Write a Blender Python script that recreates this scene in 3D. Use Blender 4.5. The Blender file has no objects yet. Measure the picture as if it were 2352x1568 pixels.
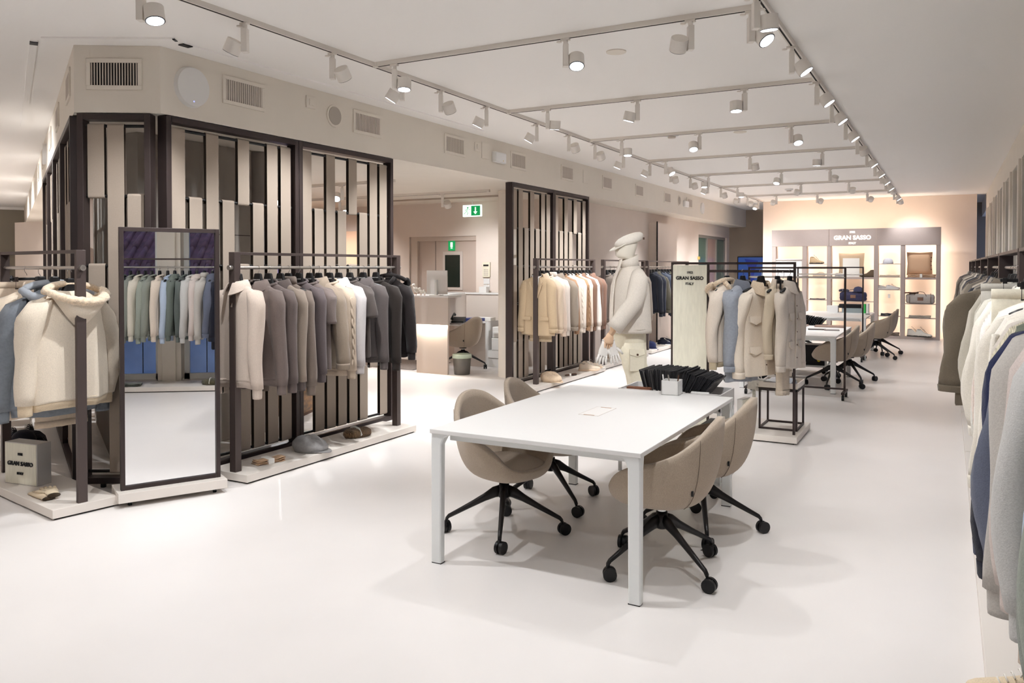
import bpy, math, random
from mathutils import Vector, Matrix
random.seed(11)
S = bpy.context.scene
C = S.collection
pi = math.pi
R = math.radians

# ---------------------------------------------------------------- camera, world, exposure
cd = bpy.data.cameras.new('camera')
cam = bpy.data.objects.new('camera', cd)
C.objects.link(cam)
cam.location = (0, 0, 1.635)
cam.rotation_euler = (R(89.1), 0, R(28.6))
cd.sensor_width = 36.0
cd.lens = 1836.0 / 2352.0 * 36.0
cd.shift_y = -0.0609
cd.clip_start = 0.05
S.camera = cam
w = bpy.data.worlds.new('dusk')
S.world = w
w.use_nodes = True
wb = w.node_tree.nodes['Background']
wb.inputs[0].default_value = (0.24, 0.35, 0.62, 1)
wb.inputs[1].default_value = 1.0
S.view_settings.view_transform = 'Standard'
S.view_settings.look = 'None'
S.view_settings.gamma = 1.0
S.view_settings.use_curve_mapping = False
S.view_settings.exposure = 0.06
cy = S.cycles
cy.use_denoising = True
try:
    cy.denoiser = 'OPENIMAGEDENOISE'
except Exception:
    pass
cy.max_bounces = 8
cy.diffuse_bounces = 8
cy.glossy_bounces = 4
cy.transmission_bounces = 4
cy.transparent_max_bounces = 6
cy.caustics_reflective = False
cy.caustics_refractive = False
cy.sample_clamp_indirect = 6.0
cy.use_adaptive_sampling = True
cy.adaptive_threshold = 0.1
cy.adaptive_min_samples = 16
SPOT_W = 125.0
LED_W = 0.30


# ---------------------------------------------------------------- materials
def lin(c):
    return tuple((x / 255 / 12.92) if x / 255 <= 0.04045 else ((x / 255 + 0.055) / 1.055) ** 2.4 for x in c)


MATS = {}


def mat(name, rgb, rough=0.6, metal=0.0, noise=0.0, nscale=40.0, bump=0.0, bscale=120.0, spec=0.4, emit=None, sheen=0.0, stretch=None):
    if name in MATS:
        return MATS[name]
    m = bpy.data.materials.new(name)
    m.use_nodes = True
    nt = m.node_tree
    b = nt.nodes['Principled BSDF']
    c = lin(rgb)
    b.inputs['Base Color'].default_value = (*c, 1)
    b.inputs['Roughness'].default_value = rough
    b.inputs['Metallic'].default_value = metal
    b.inputs['Specular IOR Level'].default_value = spec
    if sheen:
        b.inputs['Sheen Weight'].default_value = sheen
    if emit:
        b.inputs['Emission Color'].default_value = (*lin(emit[0]), 1)
        b.inputs['Emission Strength'].default_value = emit[1]
    tc = mp = None
    if noise or bump:
        tc = nt.nodes.new('ShaderNodeTexCoord')
        mp = nt.nodes.new('ShaderNodeMapping')
        nt.links.new(tc.outputs['Object'], mp.inputs['Vector'])
        if stretch:
            mp.inputs['Scale'].default_value = stretch
    if noise:
        n = nt.nodes.new('ShaderNodeTexNoise')
        n.inputs['Scale'].default_value = nscale
        n.inputs['Detail'].default_value = 3
        nt.links.new(mp.outputs[0], n.inputs['Vector'])
        r = nt.nodes.new('ShaderNodeValToRGB')
        r.color_ramp.elements[0].position = 0.3
        r.color_ramp.elements[1].position = 0.7
        r.color_ramp.elements[0].color = (*[x * (1 - noise) for x in c], 1)
        r.color_ramp.elements[1].color = (*[min(1, x * (1 + noise)) for x in c], 1)
        nt.links.new(n.outputs[0], r.inputs[0])
        nt.links.new(r.outputs[0], b.inputs['Base Color'])
    if bump:
        n2 = nt.nodes.new('ShaderNodeTexNoise')
        n2.inputs['Scale'].default_value = bscale
        n2.inputs['Detail'].default_value = 2
        nt.links.new(mp.outputs[0], n2.inputs['Vector'])
        bp = nt.nodes.new('ShaderNodeBump')
        bp.inputs['Strength'].default_value = bump
        bp.inputs['Distance'].default_value = 0.004
        nt.links.new(n2.outputs[0], bp.inputs['Height'])
        nt.links.new(bp.outputs[0], b.inputs['Normal'])
    MATS[name] = m
    return m


def cloth(rgb, n=0.10, kind='knit'):
    key = 'cloth_%s_%d_%d_%d' % (kind, *rgb)
    if kind == 'rib':
        m = mat(key, rgb, 0.9, noise=n, nscale=60, spec=0.1, sheen=0.2)
        nt = m.node_tree
        if not any(x.type == 'TEX_WAVE' for x in nt.nodes):
            b = nt.nodes['Principled BSDF']
            tc = nt.nodes.new('ShaderNodeTexCoord')
            wv = nt.nodes.new('ShaderNodeTexWave')
            wv.bands_direction = 'X'
            wv.inputs['Scale'].default_value = 30
            wv.inputs['Distortion'].default_value = 1.5
            wv.inputs['Detail Scale'].default_value = 3
            nt.links.new(tc.outputs['Object'], wv.inputs['Vector'])
            bp = nt.nodes.new('ShaderNodeBump')
            bp.inputs['Strength'].default_value = 0.9
            bp.inputs['Distance'].default_value = 0.008
            nt.links.new(wv.outputs[1], bp.inputs['Height'])
            nt.links.new(bp.outputs[0], b.inputs['Normal'])
        return m
    return mat(key, rgb, 0.88, noise=n * .75, nscale=200 if kind == 'knit' else 60, bump=0.35, bscale=260, spec=0.15, sheen=0.15)


M_floor = mat('floor_resin', (226, 222, 219), 0.33, noise=0.025, nscale=1.2, spec=0.35)
M_ceil = mat('ceiling_paint', (245, 243, 240), 0.9, spec=0.1)
M_soffit = mat('soffit_paint', (224, 217, 206), 0.85, noise=0.015, nscale=3, spec=0.15)
M_wall = mat('wall_beige', (224, 212, 202), 0.85, noise=0.015, nscale=3, spec=0.15)
M_peach = mat('wall_peach', (230, 213, 199), 0.85, noise=0.015, nscale=3, spec=0.15)
M_taupe = mat('wall_taupe', (160, 146, 132), 0.85, noise=0.02, nscale=3, spec=0.15)
M_white = mat('white_lacquer', (224, 223, 221), 0.4, spec=0.4)
M_whitem = mat('white_metal', (225, 227, 226), 0.45, spec=0.4)
M_light = mat('spotlight_grey', (228, 223, 216), 0.5, spec=0.3)
M_rail = mat('track_grey', (222, 216, 208), 0.55, spec=0.3)
M_black = mat('black_plastic', (22, 21, 22), 0.45, spec=0.4)
M_castblack = mat('black_metal', (30, 27, 27), 0.35, metal=0.3, spec=0.5)
M_frame = mat('dark_bronze_steel', (62, 52, 50), 0.45, metal=0.25, spec=0.4)
M_frameside = mat('rack_steel', (80, 69, 66), 0.45, metal=0.25, spec=0.4)
M_chrome = mat('chrome', (210, 210, 210), 0.15, metal=1.0)
M_steel = mat('brushed_steel', (190, 184, 178), 0.3, metal=0.9)
M_strap = mat('leather_strap', (164, 151, 138), 0.75, noise=0.05, nscale=220, bump=0.25, bscale=400, spec=0.2)
M_strapin = mat('strap_inner_shade', (70, 60, 52), 0.9, spec=0.1)  # dark brown inner face, shade inside the loop put into the colour
M_plinth = mat('plinth_lacquer', (224, 217, 209), 0.5, spec=0.3)
M_chair = mat('chair_wool', (174, 159, 142), 0.95, noise=0.13, nscale=260, bump=0.5, bscale=420, spec=0.1, sheen=0.25)
M_lens = mat('lit_lens', (255, 255, 255), 0.3, emit=((245, 248, 255), 9.0))
M_lensring = mat('lens_ring', (60, 62, 70), 0.3)
M_mirror = mat('mirror_glass', (245, 245, 245), 0.0, metal=1.0)
M_desk = mat('desk_laminate', (205, 195, 186), 0.6, spec=0.25)
M_unit = mat('display_laminate', (168, 156, 151), 0.5, noise=0.02, nscale=60, spec=0.3)
M_paper = mat('white_paper', (238, 236, 230), 0.8)
M_green = mat('sign_green', (10, 130, 70), 0.5, emit=((10, 140, 75), 0.9))
M_signwhite = mat('sign_white', (240, 250, 245), 0.5, emit=((235, 250, 240), 1.2))
M_ventdark = mat('vent_dark', (42, 38, 36), 0.9)
M_ventslat = mat('vent_slat', (198, 188, 178), 0.7)
M_fur = mat('fur_cream', (226, 206, 180), 1.0, noise=0.22, nscale=70, bump=1.0, bscale=160, spec=0.05, sheen=0.6)
M_brown = mat('brown_leather', (88, 60, 44), 0.6)
M_skin = mat('mannequin_beige', (222, 188, 156), 0.6)
M_egg = mat('mannequin_cream', (226, 219, 205), 0.6)
M_panel = mat('linen_panel', (232, 230, 214), 0.9, noise=0.05, nscale=60, stretch=(1, 1, 0.15), spec=0.1)
M_gold = mat('gold_sign', (235, 205, 120), 0.3, metal=0.6)


# ---------------------------------------------------------------- mesh builder
def frame_to(d, up=Vector((0, 0, 1))):
    d = Vector(d).normalized()
    if abs(d.dot(up)) > 0.98:
        up = Vector((0, 1, 0))
    x = up.cross(d).normalized()
    y = d.cross(x).normalized()
    return x, y, d


class MB:
    def __init__(s, M=None):
        s.v = []
        s.f = []
        s.mi = []
        s.sm = []
        s.M = M

    def add(s, vs, fs, mi=0, smooth=False):
        n = len(s.v)
        for p in vs:
            p = Vector(p)
            s.v.append(s.M @ p if s.M is not None else p)
        for f in fs:
            s.f.append([i + n for i in f])
            s.mi.append(mi)
            s.sm.append(smooth)
        return s

    def box(s, x0, x1, y0, y1, z0, z1, mi=0):
        vs = [(x0, y0, z0), (x1, y0, z0), (x1, y1, z0), (x0, y1, z0), (x0, y0, z1), (x1, y0, z1), (x1, y1, z1), (x0, y1, z1)]
        return s.add(vs, [(0, 3, 2, 1), (4, 5, 6, 7), (0, 1, 5, 4), (1, 2, 6, 5), (2, 3, 7, 6), (3, 0, 4, 7)], mi)

    def cbox(s, c, sz, mi=0):
        return s.box(c[0] - sz[0] / 2, c[0] + sz[0] / 2, c[1] - sz[1] / 2, c[1] + sz[1] / 2, c[2] - sz[2] / 2, c[2] + sz[2] / 2, mi)

    def bar(s, p, q, wd, ht, mi=0, up=Vector((0, 0, 1))):
        p = Vector(p)
        q = Vector(q)
        x, y, d = frame_to(q - p, up)
        vs = []
        for c in (p, q):
            for a, b in ((-1, -1), (1, -1), (1, 1), (-1, 1)):
                vs.append(c + x * a * wd / 2 + y * b * ht / 2)
        return s.add(vs, [(0, 3, 2, 1), (4, 5, 6, 7), (0, 1, 5, 4), (1, 2, 6, 5), (2, 3, 7, 6), (3, 0, 4, 7)], mi)

    def prism(s, poly, z0, z1, mi=0):
        n = len(poly)
        vs = [(p[0], p[1], z0) for p in poly] + [(p[0], p[1], z1) for p in poly]
        fs = [tuple(reversed(range(n))), tuple(range(n, 2 * n))]
        fs += [(i, (i + 1) % n, n + (i + 1) % n, n + i) for i in range(n)]
        return s.add(vs, fs, mi)

    def loft(s, rings, cap0=True, cap1=True, mi=0, smooth=True):
        n = len(rings[0])
        vs = [p for r in rings for p in r]
        fs = []
        for k in range(len(rings) - 1):
            for i in range(n):
                a = k * n + i
                b = k * n + (i + 1) % n
                fs.append((a, b, b + n, a + n))
        s.add(vs, fs, mi, smooth)
        m = len(s.v)
        base = m - len(vs)
        if cap0:
            s.f.append([base + i for i in reversed(range(n))])
            s.mi.append(mi)
            s.sm.append(smooth)
        if cap1:
            s.f.append([m - n + i for i in range(n)])
            s.mi.append(mi)
            s.sm.append(smooth)
        return s

    def tube(s, path, r, n=10, mi=0, caps=True, r2=None, up=Vector((0, 1, 0))):
        path = [Vector(p) for p in path]
        L = len(path)
        if not isinstance(r, (list, tuple)):
            r = [r] * L
        if r2 is None:
            r2 = r
        elif not isinstance(r2, (list, tuple)):
            r2 = [r2] * L
        rings = []
        px = None
        for k in range(L):
            if k == 0:
                t = path[1] - path[0]
            elif k == L - 1:
                t = path[-1] - path[-2]
            else:
                t = (path[k + 1] - path[k - 1])
            t.normalize()
            if px is None:
                u = up if abs(t.dot(up)) < 0.95 else Vector((1, 0, 0))
                x = u.cross(t).normalized()
            else:
                x = (px - t * px.dot(t)).normalized()
            px = x
            y = t.cross(x)
            rings.append([path[k] + x * r[k] * math.cos(2 * pi * i / n) + y * r2[k] * math.sin(2 * pi * i / n) for i in range(n)])
        return s.loft(rings, caps, caps, mi)

    def cyl(s, p, q, r, r2=None, n=16, mi=0):
        p = Vector(p)
        q = Vector(q)
        x, y, d = frame_to(q - p)
        if r2 is None:
            r2 = r
        r0 = [p + (x * math.cos(2 * pi * i / n) + y * math.sin(2 * pi * i / n)) * r for i in range(n)]
        r1 = [q + (x * math.cos(2 * pi * i / n) + y * math.sin(2 * pi * i / n)) * r2 for i in range(n)]
        s.add(r0 + r1, [(i, (i + 1) % n, n + (i + 1) % n, n + i) for i in range(n)], mi, True)
        s.add(r0, [tuple(reversed(range(n)))], mi)
        s.add(r1, [tuple(range(n))], mi)
        return s

    def revolve(s, prof, c=(0, 0, 0), n=24, mi=0, sx=1, sy=1, smooth=True):
        rings = [[(c[0] + r * sx * math.cos(2 * pi * i / n), c[1] + r * sy * math.sin(2 * pi * i / n), c[2] + z) for i in range(n)] for r, z in prof]
        return s.loft(rings, True, True, mi, smooth)

    def grid(s, rows, mi=0, smooth=True):
        m = len(rows[0])
        vs = [p for r in rows for p in r]
        fs = [(k * m + i, k * m + i + 1, (k + 1) * m + i + 1, (k + 1) * m + i) for k in range(len(rows) - 1) for i in range(m - 1)]
        return s.add(vs, fs, mi, smooth)

    def ball(s, c, rx, ry=None, rz=None, n=14, m=8, mi=0):
        ry = ry or rx
        rz = rz or rx
        rings = []
        for k in range(1, m):
            a = -pi / 2 + pi * k / m
            rings.append([(c[0] + rx * math.cos(a) * math.cos(2 * pi * i / n), c[1] + ry * math.cos(a) * math.sin(2 * pi * i / n), c[2] + rz * math.sin(a)) for i in range(n)])
        return s.loft(rings, True, True, mi)

    def mesh(s, name, mats):
        me = bpy.data.meshes.new(name)
        me.from_pydata([tuple(p) for p in s.v], [], s.f)
        if not isinstance(mats, (list, tuple)):
            mats = [mats]
        for m in mats:
            me.materials.append(m)
        me.polygons.foreach_set('material_index', s.mi)
        me.polygons.foreach_set('use_smooth', s.sm)
        me.update()
        return me

    def build(s, name, mats, parent=None, bevel=0, solid=0, subsurf=0, offset=-1):
        return link(name, s.mesh(name, mats), parent, bevel, solid, subsurf, offset)


def link(name, me, parent=None, bevel=0, solid=0, subsurf=0, offset=-1):
    o = bpy.data.objects.new(name, me)
    C.objects.link(o)
    if parent:
        o.parent = parent
    if subsurf:
        mo = o.modifiers.new('s', 'SUBSURF')
        mo.levels = subsurf
        mo.render_levels = subsurf
    if solid:
        mo = o.modifiers.new('t', 'SOLIDIFY')
        mo.thickness = solid
        mo.offset = offset
    if bevel:
        mo = o.modifiers.new('b', 'BEVEL')
        mo.width = bevel
        mo.segments = 2
        mo.limit_method = 'ANGLE'
    return o


def tag(o, label, cat, group=None, kind=None):
    if label:
        o['label'] = label
    if cat:
        o['category'] = cat
    if group:
        o['group'] = group
    if kind:
        o['kind'] = kind
    return o


def thing(name, label, cat, loc=(0, 0, 0), rz=0.0, group=None):
    o = bpy.data.objects.new(name, None)
    C.objects.link(o)
    o.location = loc
    o.rotation_euler = (0, 0, rz)
    o.empty_display_size = 0.1
    return tag(o, label, cat, group)


def struct(name, mb, m, parent=None, **k):
    o = mb.build(name, m, parent, **k)
    o['kind'] = 'structure'
    return o


def text_mesh(body, size, m, extrude=0.002, offset=0.0):
    cu = bpy.data.curves.new('lettering', 'FONT')
    cu.body = body
    cu.size = size
    cu.align_x = 'CENTER'
    cu.align_y = 'CENTER'
    cu.extrude = extrude
    cu.offset = offset
    cu.resolution_u = 3
    tmp = bpy.data.objects.new('lettering_tmp', cu)
    C.objects.link(tmp)
    me = bpy.data.meshes.new_from_object(tmp)
    bpy.data.objects.remove(tmp)
    bpy.data.curves.remove(cu)
    me.name = 'lettering'
    me.materials.clear()
    me.materials.append(m)
    return me


def text(name, body, size, m, parent, loc, rot, extrude=0.002, offset=0.0):
    o = bpy.data.objects.new(name, text_mesh(body, size, m, extrude, offset))
    C.objects.link(o)
    o.parent = parent
    o.location = loc
    o.rotation_euler = rot
    return o


ORD = ['first', 'second', 'third', 'fourth', 'fifth', 'sixth', 'seventh', 'eighth', 'ninth', 'tenth', 'eleventh', 'twelfth',
       'thirteenth', 'fourteenth', 'fifteenth', 'sixteenth', 'seventeenth', 'eighteenth', 'nineteenth', 'twentieth']

# ---------------------------------------------------------------- room shell
ZC = 3.25
ZS = 2.76
XS = -5.08
E3 = Vector((-0.874, 0.486, 0))      # direction of the left wing
G3 = Vector((-0.486, -0.874, 0))
K0 = Vector((-5.08, 3.93, 0))
K1 = Vector((-5.61, 3.61, 0))
K2 = K1 + E3 * 19.0
W0 = K1 + G3 * 7.0
W1 = K2 + G3 * 7.0
struct('floor', MB().prism([(1.6, -5.2), (1.6, 24), (-26.5, 24), (-26.5, -5.2)], -0.1, 0), M_floor)
struct('ceiling', MB().prism([(1.6, -5.2), (1.6, 24), (-26.5, 24), (-26.5, -5.2)], ZC, ZC + 0.12), M_ceil)
struct('trim_1', MB().prism([(XS, 23.5), (XS, K0.y), (K1.x, K1.y), (K2.x, K2.y), (K2.x, 23.5)][::-1], ZS, ZC - 0.001), [M_soffit])
# back display wall, far walls
struct('wall_back', MB().box(-4.07, 0.56, 20.6, 20.85, 0, ZC - 0.002), M_peach)
struct('wall_far', MB().box(-5.9, 1.2, 23.3, 23.5, 0, ZC - 0.002), M_taupe)
struct('wall_left', MB().box(-5.75, -5.55, 11.99, 20.05, 0, ZS).box(-5.75, -5.55, 23.0, 23.3, 0, ZS).box(-5.75, -5.55, 20.05, 23.0, 2.45, ZS), M_wall)
struct('wall_reception', MB().box(-8.62, -5.55, 11.9, 12.05, 2.17, ZS).box(-7.2, -5.55, 11.9, 12.05, 0, 2.17).box(-21.0, -8.62, 11.9, 12.05, 0, ZS), M_wall)
q0 = K1 + E3 * 5.5 - G3 * .45
q1 = K2 - G3 * .45
q2 = q1 - G3 * .12
q3 = q0 - G3 * .12
struct('wall_inner', MB().prism([(q0.x, q0.y), (q1.x, q1.y), (q2.x, q2.y), (q3.x, q3.y)], 0, ZS), M_wall)
wa = MB()
d = (W1 - K2)
n3 = E3
wa.prism([(K2.x, K2.y), (W1.x, W1.y), (W1.x + E3.x * .2, W1.y + E3.y * .2), (K2.x + E3.x * .2, K2.y + E3.y * .2)][::-1], 0, ZC - .002)
struct('wall_wing_end', wa, mat('wall_khaki', (150, 142, 128), 0.9))
struct('wall_wing_side', MB().prism([(W0.x, W0.y), (W1.x, W1.y), (W1.x - .1, W1.y - .2), (W0.x - .1, W0.y - .2)], 0, ZC - .002), M_wall)
struct('wall_wing_behind', MB().prism([(W0.x, W0.y), (W0.x - .2, W0.y), (-9.2, -5.0), (-9.0, -5.0)], 0, ZC - .002), M_wall)
struct('wall_front', MB().box(-9.2, 1.3, -5.1, -5.0, 0, ZC - .002), M_wall)
# cove line at the top of the wing end wall
struct('trim_2', MB().bar(K2 + Vector((0, 0, ZC - .04)) - E3 * .06, W1 + Vector((0, 0, ZC - .04)) - E3 * .06, .1, .07), M_ceil)
# slim surface profiles on the ceiling around the corner
def prof(name, a, b):
    o = MB().bar((a[0], a[1], ZC - .006), (b[0], b[1], ZC - .006), .05, .013)
    struct(name, o, M_ceil)
    struct(name.replace('trim', 'trim_end') if 0 else name + '_cap', MB().bar((a[0], a[1], ZC - .0135), (a[0] + (b[0] - a[0]) * .02, a[1] + (b[1] - a[1]) * .02, ZC - .0135), .052, .008), M_black)
prof('trim_3', (-5.737, 3.397), (-9.36, 5.41))
prof('trim_4', (-4.808, 3.854), (-5.62, 3.39))
prof('trim_5', (-4.87, 3.94), (-4.87, 8.2))

# ---------------------------------------------------------------- right window wall
XW = 0.74
PILY = [2.20 + 1.48 * k for k in range(-5, 13)]
struct('wall_right', MB().box(XW, XW + .3, -5.0, 23.3, 2.89, ZC - .002), M_soffit)
for k, y in enumerate(PILY):
    mb = MB().box(XW, XW + .28, y - .155, y + .155, 0, 2.89)
    mb.box(XW - .03, XW, y - .09, y + .09, 0.0, 2.89)
    struct('wall_pilaster', mb, M_soffit, bevel=.004)
sm = MB()
for y in PILY:
    pass
struct('wall_sill', MB().box(XW, XW + .3, -5.0, 23.3, 0, .07), M_plinth)
M_glass = mat('window_glass', (255, 255, 255), 0.02)
nt = M_glass.node_tree
nt.nodes['Principled BSDF'].inputs['Transmission Weight'].default_value = 1.0
# thin-pane glass: mix of transparent and glossy
out = nt.nodes['Material Output']
tr = nt.nodes.new('ShaderNodeBsdfTransparent')
tr.inputs[0].default_value = (0.92, 0.95, 1.0, 1)
gl = nt.nodes.new('ShaderNodeBsdfGlossy')
gl.inputs['Roughness'].default_value = 0.01
mx = nt.nodes.new('ShaderNodeMixShader')
fr = nt.nodes.new('ShaderNodeFresnel')
fr.inputs[0].default_value = 1.45
nt.links.new(fr.outputs[0], mx.inputs[0])
nt.links.new(tr.outputs[0], mx.inputs[1])
nt.links.new(gl.outputs[0], mx.inputs[2])
nt.links.new(mx.outputs[0], out.inputs[0])
for k in range(len(PILY) - 1):
    a, b = PILY[k] + .155, PILY[k + 1] - .155
    mb = MB()
    x0, x1 = XW + .16, XW + .21
    mb.box(x0, x1, a, a + .07, .07, 2.89).box(x0, x1, b - .07, b, .07, 2.89).box(x0, x1, a, b, .07, .15).box(x0, x1, a, b, 2.8, 2.89)
    mb.box(x0, x1, (a + b) / 2 - .03, (a + b) / 2 + .03, .15, 2.8) if k % 2 else None
    wn = struct('window_%d' % (k + 1), mb, M_whitem)
    g = MB().box(XW + .18, XW + .186, a + .07, b - .07, .15, 2.8).build('pane', M_glass, wn)
# outside: tiled roof of the building across the street
roofm = mat('roof_tiles', (134, 84, 90), 0.8, noise=0.3, nscale=6)
rb = MB()
rb.add([(5.0, -12, 1.30), (9.6, -12, 4.1), (9.6, 16, 4.1), (5.0, 16, 1.30), (5.0, -12, 1.20), (9.6, -12, 1.2), (9.6, 16, 1.2), (5.0, 16, 1.20)], [(0, 3, 2, 1), (4, 5, 6, 7), (0, 4, 7, 3), (0, 1, 5, 4), (3, 7, 6, 2), (1, 2, 6, 5)])
for j in range(100):
    y = -9 + j * .22
    for k in range(8):
        a = Vector((5.0 + k * .56, y, 1.33 + k * .341))
        rb.tube([a, a + Vector((.60, 0, .335))], [.085, .070], n=8, r2=[.06, .045])
tag(rb.build('tiled_roof', roofm), 'dark red tiled roof across the street, seen in the mirror', 'roof')
tag(MB().box(4.9, 5.0, -10, 14, 1.2, 1.36).box(4.7, 4.98, -10, 14, 1.24, 1.30).build('gutter', mat('gutter_metal', (150, 175, 205), 0.5)), 'pale metal gutter along the tiled roof outside', 'gutter')
tag(MB().box(5.0, 5.3, -10, 14, -3, 1.2).build('street_facade', mat('facade_blue', (150, 158, 168), 0.9, noise=0.2, nscale=2)), 'plain house wall below the tiled roof outside', 'facade')

o = thing('railing', 'thin dark balcony railing outside the windows, seen in mirror', 'railing', (1.55, 0, 0))
for j in range(22):
    MB().cyl((0, -2 + j * .45, 0), (0, -2 + j * .45, 1.0), .008, n=6).build('bar', M_black, o)
MB().cyl((0, -2.2, 1.0), (0, 8, 1.0), .012, n=8).build('handrail', M_black, o)
# ---------------------------------------------------------------- inner core behind the corner screens
mb = MB().prism([(-5.95, 4.38), (-5.95, 5.62), (-7.6, 6.6), (-8.0, 5.35), (-6.35, 4.38)][::1], 0, ZS - .003)
struct('wall_core', mb, mat('core_grey', (168, 162, 154), 0.7))
mb = MB()
for z in (1.02, 1.93):
    mb.box(-5.953, -5.948, 4.4, 5.6, z, z + .006)
struct('trim_6', mb, M_ventdark)
struct('wall_column', MB().cyl((-6.02, 5.78, 0), (-6.02, 5.78, ZS - .003), .13, n=24), mat('column_grey', (176, 172, 168), 0.6))
struct('wall_pillar', MB().cyl((-5.72, 10.42, 0), (-5.72, 10.42, ZS - .003), .17, n=32), M_soffit)

# ---------------------------------------------------------------- soffit fittings
def vent(y, h=.225, wd=.44, dark=False, M=None, where='', lab=''):
    o = thing('air_vent', lab, 'vent', (0, 0, 0), 0, 'air vents on the ceiling beam')
    if M is None:
        M = Matrix.Translation((XS, y, 3.05)) @ Matrix.Rotation(R(90), 4, 'Z')
    o.matrix_world = M
    # local: x along the wall, -y out of wall, z up
    mb = MB()
    a, b = wd / 2, h / 2
    for (x0, x1, z0, z1) in ((-a, a, b - .03, b), (-a, a, -b, -b + .03), (-a, -a + .03, -b + .03, b - .03), (a - .03, a, -b + .03, b - .03)):
        mb.box(x0, x1, -.012, 0, z0, z1)
    mb.build('frame', M_soffit, o, bevel=.002)
    MB().box(-a + .03, a - .03, -.003, -.001, -b + .03, b - .03).build('duct_opening', M_ventdark, o)
    mb = MB()
    n = 17
    for i in range(n):
        x = -a + .04 + (wd - .08) * i / (n - 1)
        mb.box(x - (.0035 if dark else .0075), x + (.0035 if dark else .0075), -.011, -.004, -b + .03, b - .03)
    mb.build('slats', M_ventslat, o)
    return o


for i, y in enumerate((4.72, 6.31, 7.91, 9.49, 11.06, 12.68, 14.29, 15.99, 17.6)):
    vent(y, lab='white slatted air vent on the long ceiling beam, %s from the corner' % ORD[i])
d01 = (K0 - K1).normalized()
Mv = Matrix.Translation((K0 + K1) / 2 + Vector((0, 0, 3.05)) + Vector((-.02, -.02, 0)))
ang = math.atan2(d01.y, d01.x)
vent(0, wd=.40, dark=True, M=Matrix.Translation((K0 * .47 + K1 * .53) + Vector((0, 0, 3.04))) @ Matrix.Rotation(ang, 4, 'Z'), lab='dark slatted air vent on the short angled corner of the beam')
angw = math.atan2(-E3.y, -E3.x)
for i, t in enumerate((.55, 2.1, 3.6, 5.6, 7.4)):
    P = K1 + E3 * t + Vector((0, 0, 3.05))
    vent(0, M=Matrix.Translation(P) @ Matrix.Rotation(angw, 4, 'Z'), lab='slatted air vent on the left wing beam, %s from the corner' % ORD[i])


def wallthing(name, lab, cat, y, z, build, group=None):
    o = thing(name, lab, cat, (XS, y, z), R(90), group)
    build(o)
    return o


def f_disc(o):
    MB().cyl((0, .0, 0), (0, -.035, 0), .155, .145, n=40).build('housing', M_white, o, bevel=.006)
    MB().cyl((0, -.034, -.11), (0, -.037, -.11), .005, n=8).build('status_light', mat('led_blue', (150, 160, 255), .4, emit=((140, 150, 255), 2)), o)
wallthing('access_point', 'round white wireless disc on the beam beside the corner', 'access point', 4.2, 3.0, f_disc)
def f_spk(o):
    MB().cyl((0, 0, 0), (0, -.012, 0), .105, n=32).build('rim', M_soffit, o, bevel=.003)
    MB().cyl((0, -.01, 0), (0, -.016, 0), .085, n=32).build('grille', mat('grille', (178, 170, 160), .8, bump=.6, bscale=300), o)
wallthing('wall_speaker', 'round flush speaker on beam between first two vents', 'speaker', 5.82, 3.05, f_spk)
wallthing('wall_speaker', 'small round speaker far along the ceiling beam', 'speaker', 16.8, 3.05, f_spk)
def f_sw(o):
    MB().box(-.06, .06, -.015, 0, -.055, .055).build('plate', M_soffit, o, bevel=.004)
    MB().box(-.03, .03, -.024, -.014, -.03, .03).build('button', M_soffit, o, bevel=.003)
wallthing('wall_switch', 'small square switch plate on beam left of round speaker', 'switch', 5.5, 3.12, f_sw)
wallthing('wall_switch', 'small square switch plate right of third vent', 'switch', 8.42, 3.1, f_sw)
def f_pl(o):
    MB().box(-.09, .09, -.008, 0, -.1, .1).build('plate', M_soffit, o, bevel=.002)
wallthing('access_hatch', 'flat square access plate left of the emergency light', 'access plate', 8.62, 3.08, f_pl)
wallthing('access_hatch', 'flat square access plate beyond the fifth vent', 'access plate', 11.75, 3.06, f_pl)
def f_em(o):
    MB().box(-.15, .15, -.05, 0, -.06, .075).build('housing', M_white, o, bevel=.012)
    MB().box(-.13, .13, -.056, -.049, -.05, .06).build('diffuser', mat('em_diff', (240, 240, 240), .3), o, bevel=.006)
    MB().cyl((.05, -.055, -.03), (.05, -.06, -.03), .006, n=8).build('status_light', M_gold, o)
wallthing('emergency_light', 'white box emergency light on beam above reception opening', 'emergency light', 8.93, 3.02, f_em)
wallthing('emergency_light', 'small white emergency light far down the ceiling beam', 'emergency light', 17.25, 3.0, f_em)
def f_clock(o):
    MB().cyl((0, 0, 0), (0, -.04, 0), .13, n=32).build('housing', M_white, o, bevel=.006)
wallthing('access_point', 'white wireless disc near the far end of beam', 'access point', 18.6, 3.0, f_clock)
for i, t in enumerate((4.75,)):
    P = K1 + E3 * t + Vector((0, 0, 3.02))
    o = thing('access_point', 'round taupe disc on the left wing beam', 'access point')
    o.matrix_world = Matrix.Translation(P) @ Matrix.Rotation(angw, 4, 'Z')
    f_clock(o)

# ceiling sensors
for lab, x, y in (('flat round cover on ceiling past first crossbar', -2.2, 5.67), ('flat round cover on ceiling past third crossbar', -2.2, 9.75)):
    tag(MB().cyl((x, y, ZC), (x, y, ZC - .008), .075, n=28).build('ceiling_cover', M_soffit, bevel=.002), lab, 'ceiling cover')
for lab, x, y in (('white round smoke detector on ceiling beside third crossbar', -2.97, 9.52), ('white round smoke detector on ceiling beside last crossbar', -2.92, 17.41)):
    o = thing('smoke_detector', lab, 'smoke detector', (x, y, ZC))
    MB().revolve([(.085, 0), (.085, -.02), (.07, -.03)][::-1], n=24).build('base', M_white, o)
    MB().revolve([(.045, -.05), (.05, -.03)], n=20).build('sensor', M_ventslat, o)

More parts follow.
